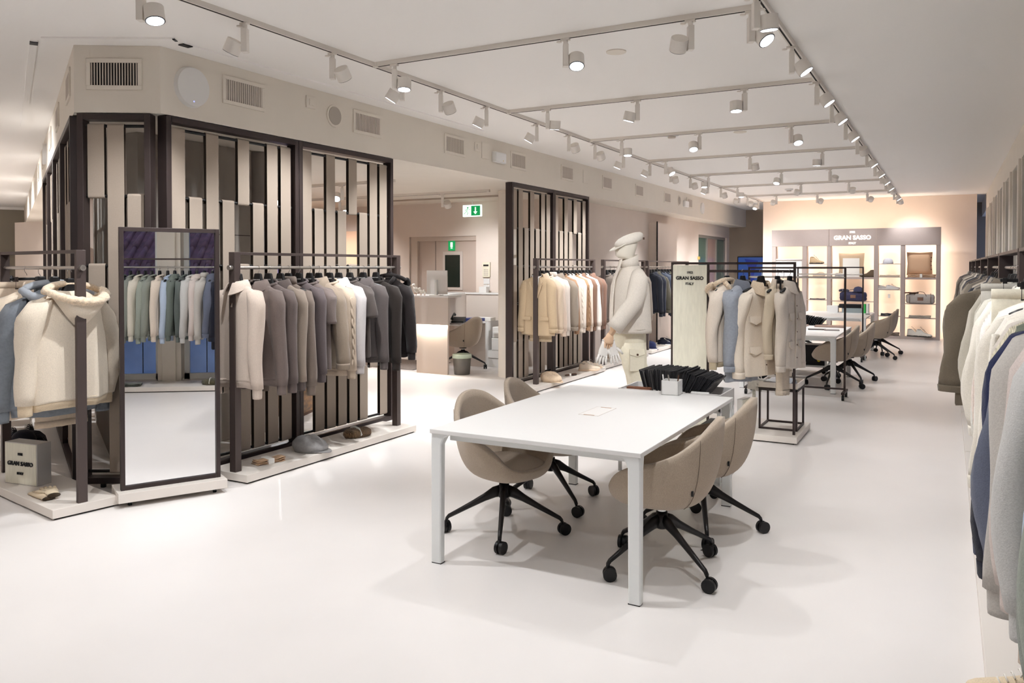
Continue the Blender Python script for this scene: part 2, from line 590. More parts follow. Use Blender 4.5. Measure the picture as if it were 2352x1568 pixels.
# ---------------------------------------------------------------- lighting track
ZR = ZC - .035
CROSS = [5.07, 7.26, 9.42, 11.66, 13.88, 16.15, 18.5]
def rail(a, b, lab, z=ZC):
    o = thing('ceiling_track', lab, 'track rail', (0, 0, 0), 0, 'ceiling track rails')
    A = Vector((a[0], a[1], z - .017))
    B = Vector((b[0], b[1], z - .017))
    MB().bar(A, B, .036, .034).build('channel', M_rail, o)
    MB().bar(A - Vector((0, 0, .017)), B - Vector((0, 0, .017)), .012, .004).build('groove', M_ventdark, o)
    d = (B - A).normalized() * .02
    for p in (A, B):
        MB().bar(p - d, p + d, .042, .04).build('end_cap', M_rail, o)
    return o
rail((-4.01, 1.2), (-4.01, 20.3), 'long grey track rail along the left of the ceiling')
rail((-.995, 1.2), (-.995, 20.3), 'long grey track rail along the right of the ceiling')
for i, y in enumerate(CROSS):
    rail((-3.99, y), (-1.015, y), 'grey crossbar track rail, %s from the camera' % ORD[i])

RV = Vector((0.878, 0.479, 0))
FV = Vector((-0.479, 0.878, 0))
UP = Vector((0, 0, 1))
NS = [0]


def spot(x, y, side, aim, lab, lit=True, z=ZR, power=1.0, size=84, group='ceiling track spotlights'):
    """side: horizontal direction housing->head; aim: direction the head points"""
    o = thing('track_spotlight', lab, 'spotlight', (x, y, z), 0, group)
    side = Vector(side).normalized()
    aim = Vector(aim).normalized()
    MB().box(-.035, .03, -.014, .014, -.014, 0).cyl((-.05, 0, -.014), (-.05, 0, -.02), .018, n=10).build('adapter', M_rail, o)
    MB().cyl((.0, 0, -.012), (0, 0, -.04), .016, n=12).build('stem', M_light, o)
    Mh = Matrix.Rotation(math.atan2(side.y, side.x), 4, 'Z')
    MB(Mh).box(-.019, .019, -.027, .027, -.195, -.04).build('driver_box', M_light, o, bevel=.002)
    c = side * .075 + Vector((0, 0, -.155))
    MB().cyl(side * .015 + Vector((0, 0, -.155)), side * .04 + Vector((0, 0, -.155)), .01, n=8).build('pivot', M_light, o)
    hd = MB().cyl(c - aim * .042, c + aim * .042, .055, n=24).build('lamp_head', M_light, o, bevel=.003)
    MB().cyl(c + aim * .0425, c + aim * .045, .0535, n=24).build('lens_ring', M_lensring, hd)
    MB().cyl(c + aim * .0445, c + aim * .046, .047, n=24).build('lens', M_lens, hd)
    NS[0] += 1
    if lit:
        ld = bpy.data.lights.new('spot_beam', 'SPOT')
        ld.energy = SPOT_W * power
        ld.spot_size = R(size)
        ld.spot_blend = .75
        ld.shadow_soft_size = .022
        ld.color = (.98, .985, 1.0)
        lo = bpy.data.objects.new('spot_beam', ld)
        C.objects.link(lo)
        lo.parent = o
        lo.location = c + aim * .052
        lo.rotation_euler = aim.to_track_quat('-Z', 'Y').to_euler()
    return o


def A(r, f, dn=1.0):
    return RV * r + FV * f - UP * dn


L = 'white track spotlight on the left ceiling rail, %s from the camera'
LR = [(2.98, 1, A(.2, -.2)), (3.74, -1, A(-.8, .35)), (4.58, 1, A(.35, .8)), (5.44, -1, A(-.9, .1)), (6.02, 1, A(.35, .7)), (6.83, -1, A(-.7, .2)),
      (7.93, -1, A(-.8, .2)), (8.78, 1, A(.4, .7)), (9.59, 1, A(.45, .7)), (10.63, -1, A(-.6, .2)), (11.76, -1, A(-.7, .2)), (12.81, 1, A(.4, .6)),
      (13.95, 1, A(.4, .5)), (15.12, -1, A(-.6, .2)), (16.11, 1, A(.4, .5)), (17.71, -1, A(-.2, .9)), (18.53, 1, A(.1, .9)), (19.72, -1, A(-.5, -.6))]
for i, (y, sd, am) in enumerate(LR):
    am.z = -1.4 if am.dot(RV) < 0 else -1.0
    spot(-4.01, y, RV * sd, am, L % ORD[i], power=1.25 if y < 11 else 1.7, size=84)
XR = [[(-3.81, 1, A(0, -.15)), (-2.34, 1, A(0, -.45)), (-1.46, -1, Vector((-.45, .75, -1))), (-1.08, 1, A(.5, -.6))],
      [(-3.55, 1, A(-.05, .2)), (-2.6, -1, A(-.25, .15)), (-1.6, -1, A(0, -.1))],
      [(-3.58, 1, A(0, -.1)), (-2.6, -1, A(0, -.5)), (-1.56, 1, A(0, -.5))],
      [(-3.73, 1, A(.5, -.5)), (-2.49, 1, A(.3, .3)), (-1.52, -1, A(0, .1))],
      [(-3.67, -1, A(0, -.1)), (-2.45, -1, A(-.3, -.3)), (-1.69, 1, A(0, .9))],
      [(-3.69, 1, A(0, -.1)), (-2.49, -1, A(-.2, .7)), (-1.64, 1, A(.2, .6))],
      [(-3.37, -1, A(0, 1.2)), (-2.51, 1, A(0, 1.3)), (-1.51, 1, A(0, 1.3))]]
for i, row in enumerate(XR):
    for j, (x, sd, am) in enumerate(row):
        spot(x, CROSS[i], RV * sd, am, 'white track spotlight on the %s crossbar, %s from the left end' % (ORD[i], ORD[j]), power=(1.3 if (i, j) == (0, 2) else .62 if i > 2 else .5), size=(84 if i > 2 else 66))
for i, y in enumerate((6.02, 7.28, 8.27, 9.46, 10.74, 12.06, 13.48, 14.75, 15.91, 16.75, 18.41, 19.54)):
    am = A(.6, -.3) if i not in (4, 9, 11) else A(.6, .6)
    spot(-.995, y, FV * -.3 + RV, am, 'white track spotlight on the right ceiling rail, %s from the camera' % ORD[i], power=.5)
# added unseen spotlights with rails, near the camera and in the wing, for fill light
for i, (x, y, am) in enumerate(((-4.01, 1.9, A(-.4, .6)), (-2.6, 3.0, A(.1, .2)), (-.995, 2.4, A(.6, .3)), (-.995, 3.8, A(.6, .2)), (-.995, 4.8, A(.1, .1)), (-2.6, .8, A(0, .2)), (-1.0, .6, A(.6, 0)))):
    spot(x, y, RV, am, 'white track spotlight added overhead near the camera, out of frame, spot %s' % ORD[i], z=ZR, power=.85 if x < -2 else .6, size=110)
rail((-3.99, 3.0), (-1.015, 3.0), 'grey crossbar track rail overhead, nearest the camera')
rail((-3.99, .8), (-1.015, .8), 'grey crossbar track rail behind the camera')
wr0 = K1 + G3 * 1.6 + E3 * 1.0
wr1 = K1 + G3 * 1.6 + E3 * 17.0
rail((wr0.x, wr0.y), (wr1.x, wr1.y), 'grey track rail added along the left wing ceiling')  # unseen rail and spots added to brighten the wing
for i in range(9):
    p = wr0 + (wr1 - wr0) * ((i + .5) / 9)
    spot(p.x, p.y, RV, (-G3 * 1.2 - UP) if i % 2 else (G3 * .6 - E3 * .3 - UP), 'unseen white track spotlight added in the left wing, %s along' % ORD[i], power=2.6, size=110)
# inner room behind the screens
for j, (a, b) in enumerate((((-11.5, 8.35), (-6.3, 8.35)), ((-11.5, 10.1), (-5.9, 10.1)))):
    rail(a, b, 'grey track rail over reception, %s row' % ('front' if j == 0 else 'rear'), z=ZS)
IR = [(-9.6, 8.35, A(.1, -.9)), (-8.45, 8.35, A(.15, -.9)), (-7.15, 8.35, A(.1, -1.0)), (-6.7, 10.1, Vector((-.2, 1.1, -1))), (-7.9, 10.1, A(0, -.4)), (-8.7, 10.1, A(.3, -.4)), (-10.2, 10.1, Vector((.2, 1.1, -1)))]
for i, (x, y, am) in enumerate(IR):
    spot(x, y, RV * (-1 if i in (2,) else 1), am, 'white track spotlight over the reception area, %s in line' % ORD[i], z=ZS - .035, power=1.25, size=84)


# ================================================================ FURNITURE
# ---------------------------------------------------------------- woven strap screens
def loop_strap(mb, x0, x1, za, zb, r=.017):
    """closed leather loop round two rods at heights za > zb; outer face slot 0, inner slot 1"""
    t = .0035
    def path(rr):
        pts = []
        for k in range(7):
            a = pi * k / 6
            pts.append((rr * math.cos(a), za + rr * math.sin(a)))
        for k in range(7):
            a = pi + pi * k / 6
            pts.append((rr * math.cos(a), zb + rr * math.sin(a)))
        return pts
    po, pi_ = path(r + t), path(r)
    n = len(po)
    vs = [(x0, p[0], p[1]) for p in po] + [(x1, p[0], p[1]) for p in po] + [(x0, p[0], p[1]) for p in pi_] + [(x1, p[0], p[1]) for p in pi_]
    out, inn = [], []
    for i in range(n):
        j = (i + 1) % n
        out.append((i, j, n + j, n + i))
        out.append((i, 2 * n + i, 2 * n + j, j))
        out.append((n + i, n + j, 3 * n + j, 3 * n + i))
        inn.append((2 * n + i, 3 * n + i, 3 * n + j, 2 * n + j))
    b = len(mb.v)
    mb.add(vs, out, 0, False)
    for f in inn:
        mb.f.append([b + i for i in f])
        mb.mi.append(1)
        mb.sm.append(True)


RODZ = [2.67, 2.155, 1.64, 1.13, .63, .12]
PATS = [
    [[(0, 2), (2, 4)], [(1, 3), (3, 5)], [(0, 4), (4, 5)], [(1, 2), (2, 5)], [(0, 1), (2, 5)], [(1, 3), (4, 5)], [(0, 2), (2, 4)], [(0, 3), (3, 5)]],
    [[(0, 3), (3, 5)], [(1, 2), (2, 5)], [(0, 2), (3, 5)], [(1, 4)], [(0, 1), (2, 5)], [(1, 3), (3, 5)], [(0, 3), (3, 5)], [(0, 2), (2, 5)]],
    [[(0, 1), (2, 4)], [(0, 3), (3, 5)], [(1, 2), (2, 5)], [(0, 1), (1, 4)], [(1, 3), (4, 5)], [(0, 2), (2, 5)], [(0, 4)], [(1, 3), (3, 5)]]]


def screen(p, q, lab, pat=0, group='woven strap screens', zb=.035):
    """panel from p to q (ground points), front facing local -y"""
    p = Vector((p[0], p[1], 0))
    q = Vector((q[0], q[1], 0))
    L = (q - p).length
    o = thing('strap_screen', lab, 'screen', p, math.atan2(q.y - p.y, q.x - p.x), group)
    mb = MB()
    f, dp = .045, .10
    mb.box(0, f, -dp / 2, dp / 2, zb, 2.755).box(L - f, L, -dp / 2, dp / 2, zb, 2.755).box(f, L - f, -dp / 2, dp / 2, 2.71, 2.755).box(f, L - f, -dp / 2, dp / 2, zb, zb + .045)
    mb.build('frame', M_frame, o, bevel=.003)
    for x in (.15, L - .15):
        MB().cyl((x, 0, 0), (x, 0, zb), .02, n=10).build('foot', M_black, o)
    for z in RODZ:
        MB().cyl((f - .01, 0, z), (L - f + .01, 0, z), .012, n=8).build('rod', M_black, o)
    n = max(2, int(round((L - .1) / .167)))
    pitch = (L - .1) / n
    for i in range(n):
        x0 = .05 + i * pitch + (pitch - .12) / 2
        for a, b in PATS[pat][i % 8]:
            mb = MB()
            loop_strap(mb, x0, x0 + .12, RODZ[a], RODZ[b], r=.014)
            mb.build('strap', [M_strap, M_strapin], o)
    return o


SX = -5.13
screen((SX, 3.98), (SX, 5.355), 'woven strap screen right of the mirror, behind clothes rack', 1)
screen((SX, 5.36), (SX, 6.735), 'woven strap screen next to the open reception area', 0)
screen((SX, 9.32), (SX, 10.62), 'woven strap screen beside round pillar, behind beige rack', 2)
screen((SX, 10.625), (SX, 11.92), 'woven strap screen at far end against the beige wall', 0)
screen((-5.62, 3.66), (-5.165, 3.93), 'narrow woven strap screen across the corner behind mirror', 2)
for i in range(4):
    a = Vector((-5.68, 3.68, 0)) + E3 * (i * 1.31 + .03)
    b = a + E3 * 1.30
    screen((b.x, b.y), (a.x, a.y), 'woven strap screen on the left wing, %s from the corner' % ORD[i], i % 3)


# ---------------------------------------------------------------- clothes racks on plinths
def rack(origin, ang, length, lab, inset=0.06, top=1.745, rod=1.626, post=(.06, .06), base=.07, group='steel clothes racks', plinth=None, plab=None, slim=False):
    """origin = first post foot, local +x along the rail. plinth=(x0,x1,y0,y1) local"""
    o = thing('clothes_rack', lab, 'clothes rack', (origin[0], origin[1], 0), ang, group)
    px, py = post
    for x in (0, length):
        MB().box(x - px / 2, x + px / 2, -py / 2, py / 2, base, top).build('post', M_frameside, o, bevel=.002)
    MB().box(px / 2, length - px / 2, -py / 2, py / 2, top - .022, top).build('top_bar', M_frameside, o, bevel=.002)
    MB().cyl((-.045, 0, rod), (length + .045, 0, rod), .0125, n=14).build('hanging_rail', M_steel, o)
    for x in (-px / 2 - .012, length + px / 2 + .012):
        MB().cyl((x - .018, 0, rod), (x + .018, 0, rod), .019, n=16).build('rail_cap', M_steel, o)
    if plinth:
        x0, x1, y0, y1 = plinth
        p = thing('display_plinth', plab, 'plinth', (origin[0], origin[1], 0), ang, 'pale display plinths under racks')
        MB().box(x0 + .02, x1 - .02, y0 + .02, y1 - .02, 0, .015).build('foot', M_ventdark, p)
        MB().box(x0, x1, y0, y1, .012, base).build('platform', M_plinth, p, bevel=.003)
    return o


RA = rack((-4.77, 4.335), R(90), 2.03, 'steel clothes rack with grey knitwear, right of the mirror', plinth=(-.045, 2.13, -.17, .25), plab='pale plinth under the rack of grey knitwear')
RB = rack((-4.80, 9.47), R(90), 1.93, 'steel clothes rack with beige blazers and knits, beside pillar', plinth=(-.43, 2.15, -.13, .25), plab='pale plinth under the beige knitwear rack')
RC = rack((-4.80, 11.83), R(90), 1.9, 'steel clothes rack with brown and grey knits behind mannequin', plinth=(-.1, 2.05, -.05, .32), plab='pale plinth with beige sneakers behind the mannequin')
RD = rack((-4.95, 14.39), R(90), 2.6, 'steel clothes rack with dark navy clothes beyond mannequin', plinth=(-.1, 2.7, -.12, .32), plab='pale plinth with navy shoes beyond the mannequin')
e1 = Vector((-.986, .166, 0))
g1 = Vector((.166, .986, 0))
T1 = Vector((-5.034, 3.072, 0))
a1 = math.atan2(e1.y, e1.x)
PL = T1 + e1 * .04 + g1 * .2
rack(PL, a1, 1.27, 'steel clothes rack with hooded jackets, left of the mirror', plinth=(-.04, 1.5, -.22, .2), plab='pale plinth with gloves, left of the mirror', post=(.03, .062))
T2 = Vector((-6.49, 4.01, 0))
PL2 = T2 + E3 * .58 + G3 * .36
rack(PL2, math.atan2(E3.y, E3.x), 1.9, 'steel clothes rack with dark knits behind the hooded jackets', plinth=(-.56, 2.1, -.2, .2), plab='pale plinth with navy pompom hat, second on the left')
PL3 = T2 + E3 * 3.0 + G3 * .36
rack(PL3, math.atan2(E3.y, E3.x), 1.9, 'steel clothes rack farther down the left wing', plinth=(-.2, 2.1, -.2, .2), plab='pale plinth farther down the left wing')
# right wall racks
RWX = .42
RW = [(-1.0, 1.0), (1.2, 3.42), (3.52, 5.62), (5.72, 7.72), (7.82, 9.82), (9.92, 11.92), (12.02, 14.1), (14.2, 16.2), (16.3, 18.3)]
for i, (a, b) in enumerate(RW):
    rack((RWX, a), R(90), b - a, 'steel clothes rack along the window wall, %s counting into the room' % ORD[i], plinth=(-.04, b - a + .04, -.28, .28), plab='pale plinth along the window wall, %s counting into the room' % ORD[i], post=(.035, .10))

# ---------------------------------------------------------------- mirror
mp0 = Vector((-4.889, 3.434, 0))
mdx = Vector((.455, .891, 0))
mn = Vector((-.891, .455, 0))
am = math.atan2(mdx.y, mdx.x)
o = thing('standing_mirror', 'tall framed mirror on a low wheeled plinth, left of centre rack', 'mirror', mp0, am)
# local x along width, y = away from the camera side
MB().box(0, .716, 0, .30, .035, .10).build('base', M_plinth, o, bevel=.003)
for x, y in ((.08, .06), (.64, .06), (.08, .24), (.64, .24)):
    MB().cyl((x - .01, y, .018), (x + .01, y, .018), .018, n=14).build('wheel', M_black, o)
x0, x1, z0, z1 = .028, .688, .10, 1.905
mb = MB().box(x0, x0 + .028, .08, .125, z0, z1).box(x1 - .028, x1, .08, .125, z0, z1).box(x0 + .028, x1 - .028, .08, .125, z1 - .028, z1).box(x0 + .028, x1 - .028, .08, .125, z0, z0 + .028)
mb.build('frame', M_frame, o, bevel=.002)
MB().box(x0 + .028, x1 - .028, .10, .118, z0 + .028, z1 - .028).build('glass', M_mirror, o)


# ---------------------------------------------------------------- tables
def table(x0, x1, y0, y1, lab, flap=True):
    o = thing('meeting_table', lab, 'table', ((x0 + x1) / 2, (y0 + y1) / 2, 0), 0, 'white meeting tables')
    a, b = (x1 - x0) / 2, (y1 - y0) / 2
    MB().box(-a, a, -b, b, .718, .742).build('tabletop', M_white, o, bevel=.003)
    mb = MB().box(-a + .07, a - .07, -b + .10, -b + .14, .668, .717).box(-a + .07, a - .07, b - .14, b - .10, .668, .717)
    mb.box(-a + .10, -a + .14, -b + .14, b - .14, .668, .717).box(a - .14, a - .10, -b + .14, b - .14, .668, .717)
    mb.build('underframe', M_whitem, o)
    for sx in (-1, 1):
        for sy in (-1, 1):
            cx, cy_ = sx * (a - .038), sy * (b - .03)
            lg = MB()
            rr = []
            for z, w_, d_ in ((.006, .062, .044), (.66, .066, .046), (.70, .085, .055), (.717, .12, .058)):
                xin = cx - sx * (w_ - .066) / 2
                rr.append([(xin + w_ / 2 * u, cy_ - sy * (d_ - .046) / 2 + d_ / 2 * v, z) for u, v in ((-1, -.75), (-.8, -1), (.8, -1), (1, -.75), (1, .75), (.8, 1), (-.8, 1), (-1, .75))])
            lg.loft(rr, smooth=False)
            l_ = lg.build('leg', M_whitem, o)
            MB().cbox((cx, cy_, .003), (.06, .042, .006)).build('foot_pad', M_castblack, l_)
    if flap:
        fx, fy = 0.0, -.005
        mb = MB().box(-.062, .062, -.15, .15, .7415, .7428)
        mb.build('cable_flap', mat('white_flap', (228, 226, 223), .45), o)
        mb = MB()
        for (a0, a1, b0, b1) in ((-.064, .064, -.152, -.1495), (-.064, .064, .1495, .152), (-.0645, -.062, -.15, .15), (.062, .0645, -.15, .15)):
            mb.box(a0, a1, b0, b1, .7418, .7431)
        mb.build('flap_gap', M_ventslat, o)
        for sy in (-1, 1):
            MB().box(-.035, .035, sy * .138 - .006, sy * .138 + .006, .7425, .7435).build('finger_slot', mat('slot_wood', (176, 140, 112), .6), o)
    return o


table(-2.50, -1.28, 3.635, 5.51, 'white meeting table in the foreground, nearest of three')
table(-2.47, -1.245, 10.93, 12.80, 'white meeting table in the middle, behind the coats rack')
table(-2.47, -1.245, 15.18, 17.05, 'white meeting table nearest the glowing shelf wall')


# ---------------------------------------------------------------- chairs
def chair_proto():
    o = thing('swivel_chair', '', 'chair', (0, 0, 0), 0, 'beige upholstered swivel tub chairs')
    n, m = 40, 9
    KT = [(0, .432), (22, .438), (34, .462), (46, .525), (58, .580), (72, .605), (92, .628), (115, .675), (135, .745), (150, .808), (165, .842), (180, .850)]

    def rim(t):
        # t = angle, 0 = front (+x)
        c, s_ = math.cos(t), math.sin(t)
        back = max(0.0, (1 - c) / 2)
        ta = abs(math.degrees(math.atan2(s_, c)))
        z = KT[-1][1]
        for (a0, z0), (a1, z1) in zip(KT, KT[1:]):
            if a0 <= ta <= a1:
                q = (ta - a0) / (a1 - a0)
                z = z0 + (z1 - z0) * q
                break
        p_ = 3.0 if c > 0 else 2.35
        k = (abs(c) ** p_ + abs(s_) ** p_) ** (-1 / p_)
        x = (.27 if c > 0 else .27) * c * k
        y = .285 * s_ * k * (1 - .05 * max(0, c))
        up_ = max(0, (z - .55) / .3)
        x -= .06 * up_
        y *= 1 - .07 * up_
        return x, y, z, back

    ZB = .348

    def shell(t, u, out_=0.0):
        X, Y, Z, back = rim(t)
        ph = u * pi / 2
        g = math.sin(ph) ** .55
        h = (1 - math.cos(ph)) ** 1.1
        L_ = math.hypot(X, Y) or 1
        return (X * g + X / L_ * out_, Y * g + Y / L_ * out_, ZB + (Z - ZB) * h)

    rings = [[shell(-pi + 2 * pi * i / n, k / m) for i in range(n)] for k in range(1, m + 1)]
    MB().loft(rings, True, False).build('seat_shell', M_chair, o, solid=.034, subsurf=1, offset=-1)
    pad = []
    for z, s_ in ((.395, .56), (.42, .66), (.445, .73), (.458, .70), (.466, .5)):
        pad.append([(rim(2 * pi * i / n)[0] * s_ + .018 + .05 * max(0, math.cos(2 * pi * i / n)) * (s_ > .7), rim(2 * pi * i / n)[1] * s_, z - .02 * max(0, math.cos(2 * pi * i / n)) ** 3) for i in range(n)])
    MB().loft(pad).build('seat_pad', M_chair, o)
    for sy in (-1, 1):
        t = pi - sy * .75
        MB().tube([shell(t, k / 12, .0015) for k in range(3, 13)], .0016, n=5).build('seam', mat('seam_brown', (112, 98, 86), .9), o)
    q_ = shell(pi - .80, .56, .002)
    MB().cbox(q_, (.010, .012, .026)).build('brand_tag', M_black, o)
    # column and star base
    MB().cyl((0, 0, .335), (0, 0, .353), .06, n=20).cyl((0, 0, .325), (0, 0, .352), .022, n=16).build('seat_mount', M_castblack, o)
    MB().cyl((0, 0, .312), (0, 0, .336), .024, n=18).build('column_collar', M_chrome, o)
    b = thing('star_base', None, None)
    b.parent = o
    MB().revolve([(.026, .22), (.040, .235), (.034, .27), (.030, .314)], n=20).build('hub', M_castblack, b)
    for k in range(4):
        a = pi / 2 * k
        c_, s_ = math.cos(a), math.sin(a)
        pr = [(.018, .265, .020, .036), (.06, .255, .020, .032), (.12, .222, .018, .022), (.20, .178, .016, .017), (.28, .135, .014, .014), (.342, .102, .012, .012), (.358, .082, .011, .012)]
        rr = []
        for q, (rad, z, wy, hz) in enumerate(pr):
            ring = []
            for v in range(10):
                aa = 2 * pi * v / 10
                lx = rad + (.35 * hz * math.sin(aa))
                ly = wy * math.cos(aa)
                ring.append((lx * c_ - ly * s_, lx * s_ + ly * c_, z + hz * math.sin(aa)))
            rr.append(ring)
        lg = MB().loft(rr).build('leg', M_castblack, b)
        wx = .357
        ca = a + [.5, 1.7, -.9, 2.6][k]
        cst = MB(Matrix.Translation((wx * c_, wx * s_, 0)) @ Matrix.Rotation(ca, 4, 'Z'))
        for sy in (-1, 1):
            cst.cyl((.012, sy * .006, .036), (.012, sy * .024, .036), .036, n=20)
        cst.box(-.012, .03, -.006, .006, .03, .066)
        cst.cyl((0, 0, .05), (0, 0, .085), .008, n=8)
        cst.build('caster', M_black, b, bevel=.003)
    return o, b


def dupt(o, parent=None):
    c = o.copy()
    C.objects.link(c)
    if parent is not None:
        c.parent = parent
    for ch in list(o.children):
        dupt(ch, c)
    return c


CH, CB = chair_proto()
first = [True]


def chair(x, y, face, star, lab):
    if first[0]:
        o = CH
        first[0] = False
    else:
        o = dupt(CH)
    o.location = (x, y, 0)
    o.rotation_euler = (0, 0, R(face))
    o['label'] = lab
    for ch in o.children:
        if ch.name.startswith('star_base'):
            ch.rotation_euler = (0, 0, R(star - face))
    return o


chair(-2.375, 4.255, -20, 25, 'beige tub chair at the front table, near end of left side')
chair(-2.41, 4.98, 2, -36, 'beige tub chair at the front table, far end of left side')
chair(-1.35, 4.17, 183, -33, 'beige tub chair at the front table, near end of right side')
chair(-1.33, 4.90, 180, 20, 'beige tub chair at the front table, far end of right side')
chair(-1.36, 11.62, 180, -6, 'beige tub chair on right side of middle table, nearer one')
chair(-1.22, 12.3, 180, 30, 'beige tub chair on right side of middle table, farther one')
chair(-2.42, 11.55, 0, 30, 'beige tub chair on left side of middle table, nearer one')
chair(-2.40, 12.3, 0, 10, 'beige tub chair on left side of middle table, farther one')
chair(-1.12, 15.65, 178, -30, 'beige tub chair on right side of farthest table, nearer one')
chair(-1.12, 16.45, 180, 12, 'beige tub chair on right side of farthest table, farther one')
chair(-2.4, 15.8, 0, 20, 'beige tub chair on left side of farthest table')
chair(-6.78, 10.8, 165, -60, 'beige tub chair behind the reception desk')


# ---------------------------------------------------------------- sample carts
M_card = mat('sample_black', (20, 19, 22), .75, noise=.5, nscale=300, bump=.6, bscale=500)
M_cardb = mat('sample_board', (96, 92, 90), .6)
def card_mesh():
    mb = MB().box(-.0045, .0045, -.17, .17, 0, .25, 0)
    mb.box(.0045, .0052, -.168, .168, .002, .248, 1)
    mb.cyl((0, -.15, .245), (0, .15, .245), .006, n=6)
    return mb.mesh('sample_card', [M_card, M_cardb])
CARD = card_mesh()


def cart(x0, x1, y0, y1, lab, cards, where, shelf_box=True):
    o = thing('sample_cart', lab, 'cart', ((x0 + x1) / 2, (y0 + y1) / 2, 0), 0, 'white wheeled sample carts')
    a, b = (x1 - x0) / 2, (y1 - y0) / 2
    mb = MB()
    for (p, q, r_, s_) in ((-a, a, -b, -b + .012), (-a, a, b - .012, b), (-a, -a + .012, -b, b), (a - .012, a, -b, b), (a - .17, a - .16, -b, b)):
        mb.box(p, q, r_, s_, .62, .735)
    mb.box(-a, a, -b + .07, -b + .08, .62, .73)
    mb.box(-a, a, -b, b, .61, .62)
    mb.build('tray', mat('cart_grey', (206, 203, 201), .5), o, bevel=.001)
    if shelf_box:
        MB().box(-a, a, -b, b, .10, .125).build('lower_shelf', M_whitem, o)
    else:
        MB().box(a - .20, a, -b, b, .10, .12).build('lower_shelf', M_whitem, o)
        MB().box(a - .17, a - .07, -b + .02, b - .02, .121, .50).build('inner_box', M_black, o)
    for sx in (-1, 1):
        for sy in (-1, 1):
            MB().cbox((sx * (a - .012), sy * (b - .012), .37), (.022, .022, .5)).build('upright', M_whitem, o)
            MB().cyl((sx * (a - .05), sy * (b - .04) - .012, .03), (sx * (a - .05), sy * (b - .04) + .012, .03), .03, n=16).cyl((sx * (a - .05), sy * (b - .04), .05), (sx * (a - .05), sy * (b - .04), .10), .01, n=8).build('wheel', M_black, o)
    x = x0 + (.21 if cards > 20 else .1)
    span = (x1 - .215) - x
    n = cards
    rnd = random.Random(n)
    for i in range(n):
        f = i / (n - 1)
        lean = -16 + (54 if cards > 20 else 40) * f + rnd.uniform(-1.5, 1.5)
        if cards > 20 and i in (24, 25, 29):
            lean += 8
        c = bpy.data.objects.new('sample_card', CARD)
        C.objects.link(c)
        c.location = (x + span * f + .0, (y0 + y1) / 2 + .03 + rnd.uniform(-.012, .012), .622 + rnd.uniform(0, .012) + (.02 if i in (24, 25) and cards > 20 else 0))
        c.rotation_euler = (0, R(lean), 0)
        tag(c, 'black fabric sample card standing in the tray of %s' % where, 'sample card', 'sample cards in %s' % where)
    if shelf_box:
        bx = thing('storage_box', 'black box with yellow sticker on lower shelf of %s' % where, 'box', ((x0 + x1) / 2, (y0 + y1) / 2, .125))
        MB().box(-a + .04, a - .04, -b + .04, b - .03, 0, .30).build('body', M_black, bx, bevel=.006)
        MB().box(-a + .03, a - .03, -b + .03, b - .02, .27, .31).build('lid', mat('box_lid', (34, 32, 33), .5), bx, bevel=.004)
        MB().cyl((a - .12, -b + .041, .08), (a - .12, -b + .037, .08), .025, n=16).build('sticker', mat('yellow_sticker', (226, 205, 60), .6), bx)
    return o


cart(-2.14, -1.385, 5.57, 5.985, 'white wheeled cart of black samples behind front table', 44, 'cart behind front table', False)
cart(-2.42, -1.60, 12.90, 13.3, 'white wheeled cart of black samples behind middle table', 22, 'cart behind middle table')
# things lying in the front cart's tray
tag(MB().box(-2.08, -1.90, 5.585, 5.635, .70, .748).build('wooden_ruler', mat('walnut', (120, 78, 58), .6)), 'brown wooden block in cart tray left of pen box', 'block')

# pen box
o = thing('pen_box', 'white square pen box on the front table', 'pen holder', (-1.69, 5.44, .7425), R(3))
mb = MB()
s_ = .06
mb.box(-s_, s_, -s_, -s_ + .006, 0, .10).box(-s_, s_, s_ - .006, s_, 0, .10).box(-s_, -s_ + .006, -s_, s_, 0, .10).box(s_ - .006, s_, -s_, s_, 0, .10).box(-s_, s_, -s_, s_, 0, .006)
mb.build('box', M_white, o, bevel=.001)
for lab, c, rgb, dx in (('white ballpoint pen sticking out of pen box', M_white, 0, -.05), ('dark pencil sticking out of the pen box', M_brown, 0, .03), ('silver pen leaning flat in the pen box', M_steel, 0, -.01)):
    p = thing('pen', lab, 'pen', (-1.69 + dx, 5.44, .75))
    MB().cyl((0, 0, 0), (-.02 if dx < 0 else .015, .01, .125), .0055, .005, n=8).build('barrel', c, p)
    MB().cyl((-.02 if dx < 0 else .015, .01, .125), (-.024 if dx < 0 else .018, .012, .135), .003, n=8).build('tip', M_black, p)
o = thing('stapler', 'white stapler in cart tray right of pen box', 'stapler', (-1.53, 5.60, .705), R(5))
MB().box(-.07, .07, -.014, .014, 0, .014).build('base', M_white, o, bevel=.004)
MB().box(-.07, .06, -.012, .012, .02, .042).build('arm', M_white, o, bevel=.006)

# things on the middle and far tables
def flat(name, lab, cat, x, y, z, sx, sy, sz, m, rz=0, bevel=.002, group=None):
    o = MB().box(-sx / 2, sx / 2, -sy / 2, sy / 2, 0, sz).build(name, m, None, bevel=bevel)
    o.location = (x, y, z)
    o.rotation_euler = (0, 0, R(rz))
    return tag(o, lab, cat, group)


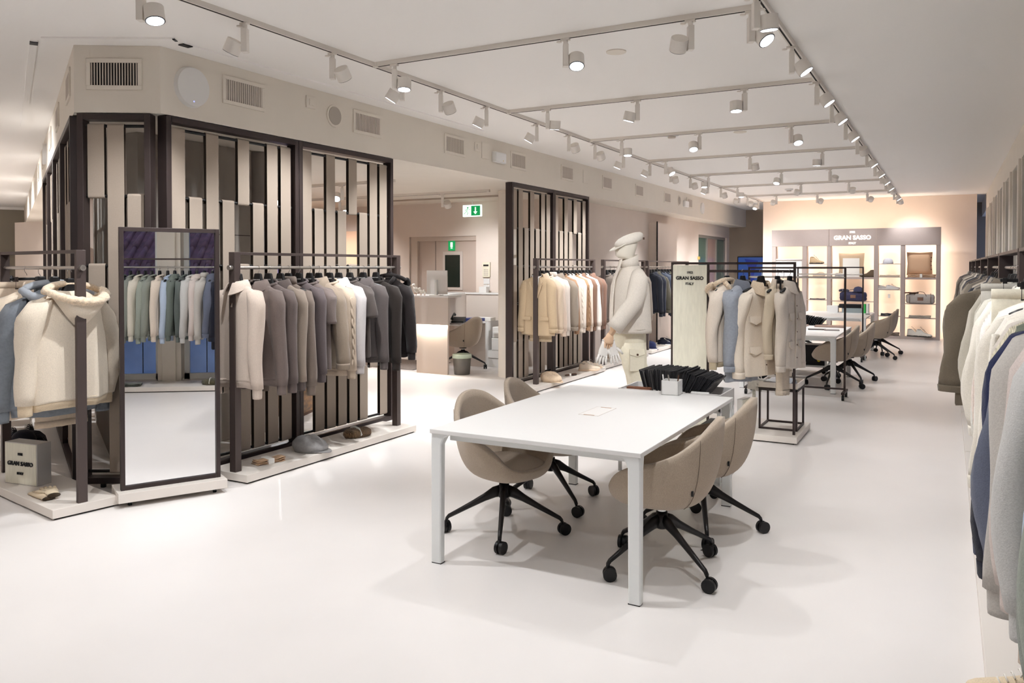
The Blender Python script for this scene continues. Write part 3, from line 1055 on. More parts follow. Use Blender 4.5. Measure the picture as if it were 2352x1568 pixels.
flat('tablet', 'black tablet lying on the middle table', 'tablet', -1.62, 12.0, .7425, .24, .18, .008, M_black, 10)
flat('notebook', 'grey notebook beside tablet on the middle table', 'notebook', -1.42, 11.95, .7425, .2, .15, .01, mat('nb_grey', (120, 112, 108), .7), 8)
flat('folder', 'brown folder at far edge of the middle table, right one', 'folder', -1.52, 12.62, .7425, .42, .26, .02, mat('folder_brown', (142, 118, 106), .7), 3)
flat('folder', 'pinkish folder at far edge of the middle table, left one', 'folder', -2.02, 12.6, .7425, .36, .26, .018, mat('folder_pink', (190, 165, 152), .7), -3)
flat('paper_box', 'small white box on the farthest table', 'box', -1.97, 16.75, .7425, .20, .2, .13, M_white)
flat('binder', 'grey binder lying on the farthest table', 'binder', -1.62, 16.8, .7425, .36, .26, .09, mat('binder_grey', (140, 150, 152), .6))
flat('fabric_book', 'black fabric swatch book on top of the grey binder', 'book', -1.66, 16.8, .833, .40, .26, .07, M_card, 4)
flat('booklet', 'green and white booklet leaning on the farthest table', 'booklet', -1.40, 16.75, .7425, .05, .22, .17, mat('green_booklet', (60, 190, 90), .6), 0)
flat('booklet', 'cream upright booklet right of the green booklet', 'booklet', -1.345, 16.75, .7425, .04, .22, .18, M_paper, 0)
flat('phone', 'dark phone near right edge of the farthest table', 'phone', -1.31, 16.3, .7425, .07, .14, .008, M_black, 12)


# ================================================================ GARMENTS
# local frame: origin = hanging-rail centre, +-x = sleeves, -y = front, z down from 0
PROTO = {}


def sm(a, b, t):
    t = max(0.0, min(1.0, (t - a) / (b - a)))
    return t * t * (3 - 2 * t)


def body_rings(wsh=.205, whem=.235, dch=.052, dhem=.055, length=.66, ztop=-.125, drop=.055, folds=5, amp=.012, seed=0, neck=.075, n=36):
    rnd = random.Random(seed)
    ph = [rnd.uniform(0, 6.28) for _ in range(4)]
    zs = ztop - drop
    rings = []
    levels = [0, .02, .06, .14, .25, .38, .52, .66, .80, .90, 1.0]
    for u in levels:          # hem -> armpit/shoulder line
        z = zs - length * (1 - u)
        k = sm(.0, 1.0, u)
        wd = whem * (1 - k) + wsh * k
        if u < .02:
            wd *= .985
        dd = dhem * (1 - k) + dch * k
        ring = []
        for i in range(n):
            t = 2 * pi * i / n
            c, s_ = math.cos(t), math.sin(t)
            x = wd * math.copysign(abs(c) ** .75, c)
            y = dd * math.copysign(abs(s_) ** .8, s_)
            a = amp * (1 - k * .8)
            f = a * (math.sin(folds * x / wd * 2.2 + ph[0]) + .6 * math.sin(folds * 1.9 * x / wd + ph[1]))
            y += f * (1 if s_ > 0 else .8) * min(1, abs(s_) * 2)
            ring.append((x, y, z + .008 * math.sin(3 * t + ph[2]) * (1 - k)))
        rings.append(ring)
    for u in (.25, .5, .75, .92, 1.0):
        wd = wsh * (1 - u) + neck * u
        dd = dch * (1 - u * .35)
        z = zs + drop * u
        rings.append([(wd * math.copysign(abs(math.cos(2 * pi * i / n)) ** .8, math.cos(2 * pi * i / n)), dd * math.sin(2 * pi * i / n), z + .004 * math.cos(4 * pi * i / n)) for i in range(n)])
    return rings


def sleeve_rings(side, length=.60, wsh=.205, zs=-.18, r0=.072, r1=.046, splay=.055, fwd=-.02, seed=0, n=14, wr=.006):
    rnd = random.Random(seed + 7 * side)
    ph = rnd.uniform(0, 6)
    rings = []
    K = 11
    for k in range(K + 1):
        u = k / K
        z = zs - length * u
        cx = side * (wsh - .028 + splay * math.sin(u * pi * .62) + .012 * math.sin(u * 5 + ph))
        cy_ = fwd * u + .008 * math.sin(u * 6 + ph)
        ra = r0 * (1 - u) + r1 * u
        rb = ra * .82
        if k == 0:
            ra *= .62
            z += .012
            cx -= side * .012
        ring = []
        for i in range(n):
            t = 2 * pi * i / n
            rr = 1 + wr / .05 * .5 * math.sin(3 * t + 9 * u + ph)
            ring.append((cx + ra * rr * math.cos(t), cy_ + rb * rr * math.sin(t), z + (0.35 * ra * (-side) * math.cos(t) * 1.0 if k < 2 else 0)))
        rings.append(ring)
    return rings


def proto(kind, seed=0):
    key = (kind, seed)
    if key in PROTO:
        return PROTO[key]
    P = []

    def put(name, mb, slot, mod=None):
        P.append((name, mb.mesh(name, [M_white]), slot))

    g = dict(knit=dict(), polo=dict(), cable=dict(), tee=dict(), jacket=dict(), blazer=dict(), coat=dict(), turtle=dict(), hood=dict(), vneck=dict())
    L = dict(knit=.62, cable=.66, polo=.64, tee=.62, jacket=.66, blazer=.72, coat=.84, turtle=.64, hood=.64, vneck=.64)[kind]
    SLn = dict(knit=.68, cable=.66, polo=.68, tee=.26, jacket=.64, blazer=.64, coat=.70, turtle=.68, hood=.64, vneck=.68)[kind]
    thick = kind in ('jacket', 'coat', 'hood')
    rings = body_rings(length=L, dch=.06 if thick else .05, dhem=.068 if thick else .052, whem=.245 if kind in ('blazer', 'coat', 'jacket') else .225, amp=.008 if thick else .012, seed=seed, wsh=.215 if thick else .205, drop=.075 if thick else .06)
    mb = MB()
    rib = kind in ('knit', 'cable', 'polo', 'turtle', 'hood', 'vneck')
    mb.loft(rings, True, True)
    put('body', mb, 'main')
    zs = -.125 - (.075 if thick else .06)
    if rib:
        hz = zs - L
        mb = MB()
        base = rings[0]
        r2 = [[(p[0] * .96, p[1] * .9, hz - .045 + (p[2] - hz)) for p in base], [(p[0] * .975, p[1] * .95, hz - .01 + (p[2] - hz)) for p in base], [(p[0] * 1.0, p[1] * 1.0, hz + .012) for p in base]]
        mb.loft(r2)
        put('hem_band', mb, 'trim')
    for sd in (-1, 1):
        sr = sleeve_rings(sd, SLn, r0=.080 if thick else .073, r1=(.066 if kind == 'tee' else .058 if kind in ('jacket', 'blazer', 'coat') else .047), seed=seed, splay=.05 if not thick else .065, zs=zs, wr=.012 if thick else .006, wsh=.215 if thick else .205)
        put('sleeve', MB().loft(sr, True, True), 'main')
        if kind != 'tee':
            e = sr[-1]
            cx = sum(p[0] for p in e) / len(e)
            cyy = sum(p[1] for p in e) / len(e)
            ez = e[0][2]
            k0 = .80 if rib else 1.04
            cf = [[(cx + (p[0] - cx) * kk, cyy + (p[1] - cyy) * kk, ez - dz) for p in e] for kk, dz in ((k0 * 1.02, -.012), (k0, .004), (k0 * .97, .055 if rib else .035), (k0 * .93, .07 if rib else .04))]
            put('cuff', MB().loft(cf), 'trim' if rib else 'main')
    # neck finish
    if kind in ('knit', 'cable', 'tee', 'vneck'):
        pts = [(.078 * math.cos(2 * pi * i / 20), .046 * math.sin(2 * pi * i / 20), -.118 + .02 * math.sin(2 * pi * i / 20)) for i in range(21)]
        put('neckband', MB().tube(pts, .009, n=8, r2=.013), 'trim')
    if kind == 'turtle':
        put('collar', MB().revolve([(.078, 0), (.076, .03), (.07, .055), (.06, .06), (.058, .03)], (0, 0, -.125), n=24, sy=.62), 'trim')
    if kind in ('polo', 'jacket', 'coat'):
        mb = MB()
        cs = .8 if kind == 'polo' else 1.05
        rows = []
        for k, (rad, dz) in enumerate(((.062, .0), (.066, .034 * cs), (.078, .036 * cs), (.098, -.005), (.108, -.036 * cs))):
            row = []
            for i in range(25):
                t = -pi / 2 + .28 + (2 * pi - .56) * i / 24
                front = max(0, -math.sin(t))
                row.append((rad * math.cos(t) * 1.0, rad * .66 * math.sin(t) - .01 * front * k, -.115 + dz - .014 * front * k))
            rows.append(row)
        mb.grid(rows)
        # thickness
        mb.grid([[(p[0] * .96, p[1] * .96, p[2] - .004) for p in r] for r in rows][::-1])
        put('collar', mb, 'trim' if kind == 'polo' else 'collar')
        mb = MB()
        hz = zs - L
        yb = -.062 if kind == 'polo' else -.074
        zt = -.135
        if kind == 'polo':
            mb.bar((0, -.05, zt), (0, -.062, zt - .15), .028, .006)
        else:
            mb.bar((0, -.060, zt), (0, -.078, zs - .2), .036, .008)
            mb.bar((0, -.078, zs - .2), (0, -.074, hz + .01), .036, .008)
        put('placket', mb, 'main')
        mb = MB()
        nb = 3 if kind == 'polo' else 6
        for q in range(nb):
            f = (q + .5) / nb
            z = zt - (.15 if kind == 'polo' else L + .03) * f
            y = -.06 - .006 * min(1, f * 2) if kind == 'polo' else -.072 - .012 * min(1, f * 2.5) + .004
            mb.cyl((0, y, z), (0, y - .004, z), .006, n=8)
        put('buttons', mb, 'dark')
    if kind in ('jacket', 'coat'):
        for sx in (-1, 1):
            for zz in (zs - .17, zs - .42):
                y = -.074
                mb = MB()
                wd = .055
                mb.add([(sx * .11 - wd, y, zz), (sx * .11 + wd, y, zz), (sx * .11 + wd, y - .008, zz - .045), (sx * .11, y - .01, zz - .068), (sx * .11 - wd, y - .008, zz - .045),
                        (sx * .11 - wd, y + .012, zz), (sx * .11 + wd, y + .012, zz), (sx * .11 + wd, y + .006, zz - .045), (sx * .11, y + .004, zz - .068), (sx * .11 - wd, y + .006, zz - .045)],
                       [(0, 4, 3, 2, 1), (5, 6, 7, 8, 9), (0, 1, 6, 5), (1, 2, 7, 6), (2, 3, 8, 7), (3, 4, 9, 8), (4, 0, 5, 9)])
                put('pocket_flap', mb, 'collar2')
    if kind == 'blazer':
        for sx in (-1, 1):
            mb = MB()
            y = -.062
            pts = [(sx * .045, y + .02, -.115), (sx * .10, y + .006, -.20), (sx * .085, y - .006, -.225), (sx * .10, y - .006, -.235), (sx * .012, y - .014, -.47), (sx * .018, y - .004, -.30)]
            b_ = [(p[0], p[1] + .008, p[2]) for p in pts]
            f1 = (0, 1, 2, 3, 4, 5) if sx < 0 else (5, 4, 3, 2, 1, 0)
            mb.add(pts + b_, [f1, tuple(x + 6 for x in reversed(f1))] + [(i, (i + 1) % 6, 6 + (i + 1) % 6, 6 + i) for i in range(6)])
            put('lapel', mb, 'main')
            mb = MB().bar((sx * .06, -.066, zs - .50), (sx * .19, -.052, zs - .50), .012, .05, up=Vector((0, 1, 0)))
            mb = MB().box(min(sx * .07, sx * .19), max(sx * .07, sx * .19), -.068, -.05, zs - .52, zs - .475)
            put('pocket_flap', mb, 'main')
        mb = MB()
        mb.add([(-.045, -.052, -.12), (.045, -.052, -.12), (.012, -.066, -.46), (-.012, -.066, -.46)], [(0, 3, 2, 1)])
        mb.add([(-.045, -.049, -.12), (.045, -.049, -.12), (.012, -.062, -.46), (-.012, -.062, -.46)], [(0, 1, 2, 3)])
        mb.bar((-.07, -.02, -.11), (-.005, -.062, -.16), .03, .006).bar((.07, -.02, -.11), (.005, -.062, -.16), .03, .006)
        put('shirt_front', mb, 'light')
        mb = MB().cyl((.004, -.07, -.48), (.004, -.076, -.48), .010, n=10).cyl((.004, -.07, -.57), (.004, -.075, -.57), .010, n=10)
        put('buttons', mb, 'dark')
        rows = []
        for rad, dz in ((.062, 0), (.066, .03), (.085, .02), (.10, -.02)):
            rows.append([(rad * math.cos(t), .66 * rad * math.sin(t), -.115 + dz) for t in [(-.35 + (pi + .7) * i / 16) for i in range(17)]])
        mb = MB().grid(rows).grid([[(p[0] * .97, p[1] * .97, p[2] - .004) for p in r] for r in rows][::-1])
        put('collar', mb, 'main')
    if kind == 'vneck':
        mb = MB()
        mb.add([(-.10, -.056, -.16), (0, -.060, -.135), (.10, -.056, -.16), (.14, -.060, -.36), (.10, -.066, -.56), (.03, -.068, -.42)], [(0, 5, 4, 3, 2, 1)])
        put('front_panel', mb, 'light')
    if kind == 'cable':
        for x in (-.13, -.045, .045, .13):
            mb = MB()
            for s2 in (0, pi):
                pts = [(x + .012 * math.sin(q * .75 + s2), -.060 - .010 + .005 * math.cos(q * .75 + s2), zs - .02 - q * .02) for q in range(int((L - .03) / .02))]
                mb.tube(pts, .009, n=6)
            put('cable_stitch', mb, 'main')
        for sd in (-1, 1):
            mb = MB()
            for s2 in (0, pi):
                pts = []
                for q in range(int((SLn - .08) / .02)):
                    u = (q * .02) / SLn
                    cx = sd * (.177 + .05 * math.sin(u * pi * .62)) + sd * (.066 - .026 * u)
                    pts.append((cx + .004 * math.cos(q * .75 + s2), -.025 - .02 * u + .013 * math.sin(q * .75 + s2), zs - .06 - q * .02))
                mb.tube(pts, .009, n=6)
            put('cable_stitch', mb, 'main')
    if kind == 'hood':
        def rimp(t, k=1.0):
            sn = max(0.0, math.sin(t))
            return Vector((.168 * math.cos(t) * k, .035 + .115 * sn * k, -.125 - .075 * sn ** 1.2 + .03 * (1 - k)))
        def botp(t):
            cs = abs(math.cos(t))
            return Vector((.150 * math.cos(t), .062 + .012 * math.sin(t), -.37 + .20 * cs ** 1.4))
        T_ = [-.1 + (pi + .2) * i / 24 for i in range(25)]
        rows = []
        for k in range(8):
            u = k / 7
            rows.append([botp(t).lerp(rimp(t), u) + Vector((0, .035 * math.sin(u * pi) * max(0, math.sin(t)), 0)) for t in T_])
        mb = MB().grid(rows).grid([[(p[0] * .95, p[1] - .01, p[2] + .004) for p in r] for r in rows][::-1])
        put('hood', mb, 'main')
        top = rows[-1]
        put('fur_trim', MB().tube([p + Vector((0, 0, .006)) for p in top], [.020 + .010 * math.sin(pi * i / 24) + .003 * math.sin(i * 2.7) for i in range(25)], n=10), 'fur')
        inner = [[Vector((p[0] * k, .035 + (p[1] - .035) * k, p[2] - .075 * (1 - k) ** .6)) for p in top] for k in (.98, .75, .5, .25, .03)]
        put('hood_lining', MB().grid(inner), 'fur')
        pts = [(.168, .03, -.13), (.135, .005, -.105), (.09, -.005, -.088), (.04, -.008, -.08), (0, -.008, -.078), (-.04, -.008, -.08), (-.09, -.005, -.088), (-.135, .005, -.105), (-.168, .03, -.13)]
        put('fur_trim', MB().tube(pts, .022, n=8), 'fur')
        put('fur_trim', MB().tube([(-.075, -.02, -.10), (-.06, -.055, -.15), (-.03, -.066, -.22), (-.012, -.07, -.30)], [.022, .022, .016, .01], n=8), 'fur')
        put('fur_trim', MB().tube([(.075, -.02, -.10), (.06, -.055, -.15), (.03, -.066, -.22), (.012, -.07, -.30)], [.022, .022, .016, .01], n=8), 'fur')
    PROTO[key] = P
    return P


def hanger_proto():
    P = []
    mb = MB()
    rr = []
    for k in range(13):
        u = -1 + k / 6
        a = abs(u)
        x = .195 * u
        z = -.130 - .062 * a ** 1.1
        hz = .012
        wy = .012 + .012 * a ** 2
        if a > .99:
            hz, wy = .006, .012
        rr.append([(x, wy * math.cos(t), z + hz * math.sin(t)) for t in [2 * pi * i / 10 for i in range(10)]])
    mb.loft(rr)
    P.append(('shoulder_bar', mb.mesh('shoulder_bar', [M_black]), 'black'))
    mb = MB()
    mb.loft([[(x * a_, y * b_, z_) for x, y in ((-1, -.7), (-.7, -1), (.7, -1), (1, -.7), (1, .7), (.7, 1), (-.7, 1), (-1, .7))] for a_, b_, z_ in ((.060, .018, -.135), (.048, .0165, -.115), (.036, .016, -.075), (.030, .015, -.05), (.022, .012, -.044))], smooth=False)
    P.append(('neck_plate', mb.mesh('neck_plate', [M_black]), 'black'))
    pts = [(0, 0, -.050), (0, 0, -.045), (.004, 0, -.035), (.014, 0, -.022), (.0165, 0, -.004), (.012, 0, .011), (0, 0, .0165), (-.012, 0, .011), (-.0165, 0, -.002)]
    P.append(('hook', MB().tube(pts, .0022, n=6).mesh('hook', [M_chrome]), 'chrome'))
    return P


HP = hanger_proto()
HT = text_mesh('GRAN SASSO', .0125, M_white, .0004)


def hanger(x, y, z, rz, what, logo=False, group='black clothes hangers'):
    o = thing('clothes_hanger', 'black hanger holding the ' + what, 'hanger', (x, y, z), rz, group)
    # the hook hangs across the rail: turn it so its opening straddles the rail
    for nme, me, sl in HP:
        c = bpy.data.objects.new(nme, me)
        C.objects.link(c)
        c.parent = o
        if nme == 'hook':
            c.scale = (1, 1, 1)
    if logo:
        t = bpy.data.objects.new('lettering', HT)
        C.objects.link(t)
        t.parent = o
        t.location = (0, -.0165, -.095)
        t.rotation_euler = (pi / 2, 0, 0)
    return o


NAMES = dict(knit='sweater', cable='cable_knit_sweater', polo='polo_sweater', tee='knit_t_shirt', jacket='jacket', blazer='blazer', coat='coat', turtle='turtleneck_sweater', hood='hooded_jacket', vneck='v_neck_sweater')
GCOUNT = [0]


def garment(kind, x, y, z, rz, rgb, lab, trim=None, group=None, scale=(1, 1, 1), light=(222, 226, 228), collar=None, fab='knit', logo=False, hangerlab=None, tilt=0, fur=None):
    GCOUNT[0] += 1
    o = thing(NAMES[kind], lab, 'jacket' if kind in ('jacket', 'hood') else 'coat' if kind == 'coat' else 'blazer' if kind == 'blazer' else 't-shirt' if kind == 'tee' else 'sweater', (x, y, z), rz, group)
    o.scale = scale
    o.rotation_euler = (tilt, 0, rz)
    mm = cloth(rgb, .10, fab)
    mt = cloth(trim or rgb, .10, fab)
    mc = cloth(collar, .15, 'knit') if collar else mm
    slots = dict(main=mm, trim=mt, dark=M_brown if sum(rgb) > 300 else M_black, light=cloth(light, .05), collar=mc, collar2=mm, fur=fur or M_fur)
    for nme, me, sl in proto(kind, GCOUNT[0] % 3):
        c = bpy.data.objects.new(nme, me)
        C.objects.link(c)
        c.parent = o
        c.material_slots[0].link = 'OBJECT'
        c.material_slots[0].material = slots[sl]
    hanger(x, y, z, rz, hangerlab or lab.split(',')[0].split(' with ')[0].split(' on ')[0], logo)
    return o


def trousers(x, y, z, rz, rgb, lab, length=.62, wd=.19, clip=True, cat='trousers', group=None, hl=None):
    """trousers hung by the waistband from a clip hanger"""
    o = thing('trousers', lab, cat, (x, y, z), rz, group)
    m = cloth(rgb, .08, 'weave')
    n = 30
    rr = []
    for k in range(9):
        u = k / 8
        zz = -.13 - length * u
        w_ = wd * (1 - .10 * u) + .006 * math.sin(5 * u)
        rr.append([(w_ * math.cos(t), (.02 + .022 * min(1, u * 3)) * math.sin(t) + .009 * math.sin(6 * math.cos(t) * 2 + 1) * min(1, u * 3), zz) for t in [2 * pi * i / n for i in range(n)]])
    MB().loft(rr).build('legs', m, o)
    MB().loft([[(p[0] * 1.01, p[1] * 1.1, p[2] + dz) for p in rr[0]] for dz in (-.01, .035)]).build('waistband', m, o)
    MB().loft([[(p[0] * 1.03, p[1] * 1.08, p[2] + dz) for p in rr[-1]] for dz in (0, .045)]).build('turn_up', m, o)
    h = thing('clip_hanger', 'black clip hanger holding the ' + (hl or lab.split(',')[0].split(' on ')[0]), 'hanger', (x, y, z), rz, 'clip hangers')
    MB().box(-.10, .10, -.008, .008, -.085, -.065).build('bar', M_black, h, bevel=.004)
    link('hook', HP[2][1], h)
    for sx in (-1, 1):
        MB().box(sx * .075 - .012, sx * .075 + .012, -.02, .02, -.15, -.06).build('clip', M_black if sx < 0 else M_frameside, h, bevel=.003)
    return o


# rack A : 15 pieces of grey knitwear
ZRD = 1.626 - .0
RAH = [4.375, 4.46, 4.57, 4.68, 4.81, 4.90, 5.02, 5.15, 5.26, 5.40, 5.52, 5.67, 5.86, 6.05, 6.26]
RAG = [('polo', (205, 190, 177), 'light oatmeal knitted polo, nearest the mirror', None, 1.0),
       ('polo', (200, 186, 173), 'light oatmeal long-sleeved polo behind the nearest one', None, 1.12),
       ('polo', (118, 106, 101), 'warm grey knitted polo, third from the mirror', None, 1.0),
       ('knit', (110, 99, 96), 'charcoal taupe fine sweater, fourth from the mirror', None, 1.0),
       ('polo', (150, 137, 125), 'mid taupe sweater with darker cuffs, fifth from the mirror', (100, 90, 87), 1.0),
       ('turtle', (124, 112, 103), 'brown grey ribbed turtleneck, sixth from the mirror', None, 1.05),
       ('knit', (98, 89, 90), 'dark slate sweater, seventh from the mirror', None, .96),
       ('tee', (114, 103, 99), 'grey knitted t-shirt, eighth from the mirror', None, 1.0),
       ('jacket', (148, 134, 119), 'taupe wool overshirt, ninth from the mirror', None, .93),
       ('cable', (188, 172, 154), 'oatmeal cable knit cardigan, tenth from the mirror', None, 1.0),
       ('polo', (196, 192, 192), 'pale silver shirt with cuffs, eleventh from the mirror', None, .95),
       ('tee', (82, 75, 72), 'dark grey knitted t-shirt, twelfth from the mirror', None, .95),
       ('polo', (92, 85, 84), 'anthracite sweatshirt, thirteenth from the mirror', None, .95),
       ('vneck', (52, 46, 43), 'dark brown v-neck sweater with pale grey panel', None, .98),
       ('hood', (44, 39, 39), 'blackish hooded knit jacket at the far end of rack', None, .92)]
for i, (k, rgb, lab, tr, sc) in enumerate(RAG):
    if i == 1:
        continue
    dark = cloth((40, 36, 36))
    garment(k, -4.77, RAH[i], 1.626, R(-3 + (i * 37 % 7)) if i else R(-8), rgb, lab, trim=tr, group='grey knitwear on the rack by the mirror', scale=(1.08, 1.0 if i else 1.1, sc * 1.05), logo=True, fur=dark if i == 14 else None, light=(198, 204, 208))

# rack B : beige blazers and knits
RBG = [('blazer', (196, 174, 144), 'camel wool blazer over white shirt, at near end', None),
       ('jacket', (205, 186, 164), 'beige field jacket behind the camel blazer', None),
       ('knit', (222, 203, 186), 'pinkish beige knit sweater beside the camel blazer', None),
       ('turtle', (216, 206, 196), 'off-white mock neck sweater, fourth on beige rack', None),
       ('jacket', (142, 130, 117), 'grey taupe overshirt, fifth on beige rack', None),
       ('knit', (150, 118, 92), 'caramel brown sweater, sixth on beige rack', None),
       ('cable', (226, 214, 200), 'cream cable knit sweater, seventh on beige rack', None),
       ('knit', (228, 217, 206), 'cream plain sweater, eighth on beige rack', None),
       ('cable', (156, 124, 96), 'caramel cable knit sweater, ninth on beige rack', None),
       ('knit', (216, 200, 184), 'sand coloured sweater, tenth on beige rack', None),
       ('polo', (120, 92, 76), 'chocolate brown polo, eleventh on beige rack', None),
       ('knit', (230, 220, 210), 'ivory sweater, twelfth on beige rack', None),
       ('knit', (112, 86, 72), 'dark chocolate sweater, thirteenth on beige rack', None),
       ('polo', (128, 98, 84), 'reddish brown polo at far end of beige rack', None)]
yb = [9.53, 9.66, 9.80, 9.95, 10.13, 10.27, 10.40, 10.52, 10.65, 10.77, 10.90, 11.03, 11.15, 11.27]
for i, (k, rgb, lab, tr) in enumerate(RBG):
    garment(k, -4.80, yb[i], 1.626, R(-4 + (i * 31 % 9)), rgb, lab, group='beige clothes on the rack beside the pillar', scale=(1.05, 1.05, 1.0), collar=(70, 60, 52) if i == 20 else None, light=(235, 233, 230))
trousers(-4.80, 9.60, 1.28, 0, (198, 178, 150), 'camel wool trousers hanging below the camel blazer', .52, hl='camel wool trousers')
# rack C : brown to grey
for i, (rgb, kd, nm) in enumerate((((120, 110, 102), 'knit', 'grey brown sweater, first'), ((112, 104, 99), 'knit', 'ash grey sweater, second'), ((206, 196, 186), 'knit', 'pale stone sweater, third'), ((98, 90, 86), 'knit', 'dark grey sweater, fourth'),
                                  ((130, 118, 106), 'polo', 'taupe polo, fifth'), ((150, 140, 130), 'knit', 'mid grey sweater, sixth'), ((105, 95, 88), 'knit', 'brown grey sweater, seventh'), ((190, 178, 166), 'knit', 'light taupe sweater, eighth'), ((88, 82, 80), 'knit', 'graphite sweater, ninth'), ((140, 130, 120), 'polo', 'warm grey polo, tenth'))):
    garment(kd, -4.80, 11.95 + i * .165, 1.626, R(i * 29 % 7 - 3), rgb, nm + ' on rack behind the mannequin', group='grey and brown knits on the rack behind mannequin')
# rack D : navy
for i, (rgb, kd, nm) in enumerate((((26, 28, 36), 'knit', 'black navy sweater, first'), ((32, 34, 44), 'polo', 'midnight navy polo, second'), ((70, 66, 56), 'jacket', 'dark olive jacket, third'), ((48, 54, 66), 'knit', 'ink blue sweater, fourth'),
                                  ((74, 80, 92), 'knit', 'slate blue sweater, fifth'), ((38, 42, 52), 'knit', 'navy sweater, sixth'), ((112, 110, 92), 'knit', 'sage khaki sweater, seventh'), ((34, 38, 50), 'jacket', 'navy jacket, eighth'), ((60, 66, 80), 'knit', 'denim blue sweater, ninth'), ((30, 32, 40), 'polo', 'dark navy polo, tenth'),
                                  ((84, 84, 72), 'knit', 'moss grey sweater, eleventh'), ((28, 30, 38), 'coat', 'long navy coat, twelfth'), ((46, 50, 60), 'knit', 'blue black sweater, thirteenth'))):
    garment(kd, -4.95, 14.52 + i * .185, 1.626, R(i * 29 % 7 - 3), rgb, nm + ' on the dark rack', group='navy clothes on the dark rack beyond the mannequin')

# left rack L1 : hooded jackets, backs to the camera
def along(i_):
    return PL + e1 * i_
face1 = math.atan2(-(-e1).x, (-e1).y)
p = along(.16)
garment('hood', p.x, p.y, 1.60, face1 + R(14), (222, 210, 192), 'cream wool hooded jacket with fur lining, nearest on left rack', trim=(214, 196, 168), group='jackets on the left rack', scale=(1.22, 1.35, 1.02))
p = along(.40)
garment('hood', p.x, p.y, 1.61, face1 + R(-4), (124, 130, 138), 'slate grey padded parka with cream lining behind hooded jacket', group='jackets on the left rack', scale=(1.25, 1.3, 1.12), fab='weave', fur=cloth((150, 155, 162), .05, 'weave'))
p = along(.62)
garment('coat', p.x, p.y, 1.61, face1 + R(4), (222, 206, 186), 'cream coat with fur collar at left picture edge', group='jackets on the left rack', scale=(1.2, 1.2, .98), collar=(205, 188, 168))
p = along(.50)
trousers(p.x + .06, p.y + .05, 1.20, face1 + R(3), (206, 188, 166), 'beige cuffed trousers hanging below the slate parka', .55, .2, hl='beige cuffed trousers')
p = along(.86)
trousers(p.x, p.y, 1.62, face1 + R(3), (208, 190, 170), 'beige wool trousers on clip hanger at left rack', .8, .2, hl='beige wool trousers on left rack')
for i in range(6):
    p = PL2 + E3 * (.15 + i * .25)
    rgb = [(240, 236, 228), (36, 36, 44), (230, 226, 220), (44, 44, 52), (160, 150, 140), (40, 40, 46)][i]
    garment(['knit', 'jacket', 'knit', 'jacket', 'knit', 'coat'][i], p.x, p.y, 1.60, math.atan2(E3.y, E3.x) + R(-90), rgb, ['white sweater', 'black jacket', 'ivory sweater', 'charcoal jacket', 'greige sweater', 'black coat'][i] + ' on the second left rack', group='clothes on the second left rack')
    p = PL3 + E3 * (.15 + i * .25)
    rgb = [(200, 190, 180), (60, 56, 60), (220, 210, 200), (90, 84, 80), (160, 150, 140), (50, 50, 56)][i]
    garment(['knit', 'jacket', 'knit', 'jacket', 'knit', 'coat'][i], p.x, p.y, 1.60, math.atan2(E3.y, E3.x) + R(-90), rgb, ['stone sweater', 'dark jacket', 'cream sweater', 'grey brown jacket', 'taupe sweater', 'blue black coat'][i] + ' on the third left rack', group='clothes on the third left rack')

# window wall racks
def rw(kind, y, rgb, lab, **k):
    x = RWX + (.02 if y < 2.2 else .03 if y < 2.5 else 0)
    return garment(kind, x, y, 1.626, R(k.pop('rz', 0)), rgb, lab, group='clothes on the window wall racks', **k)


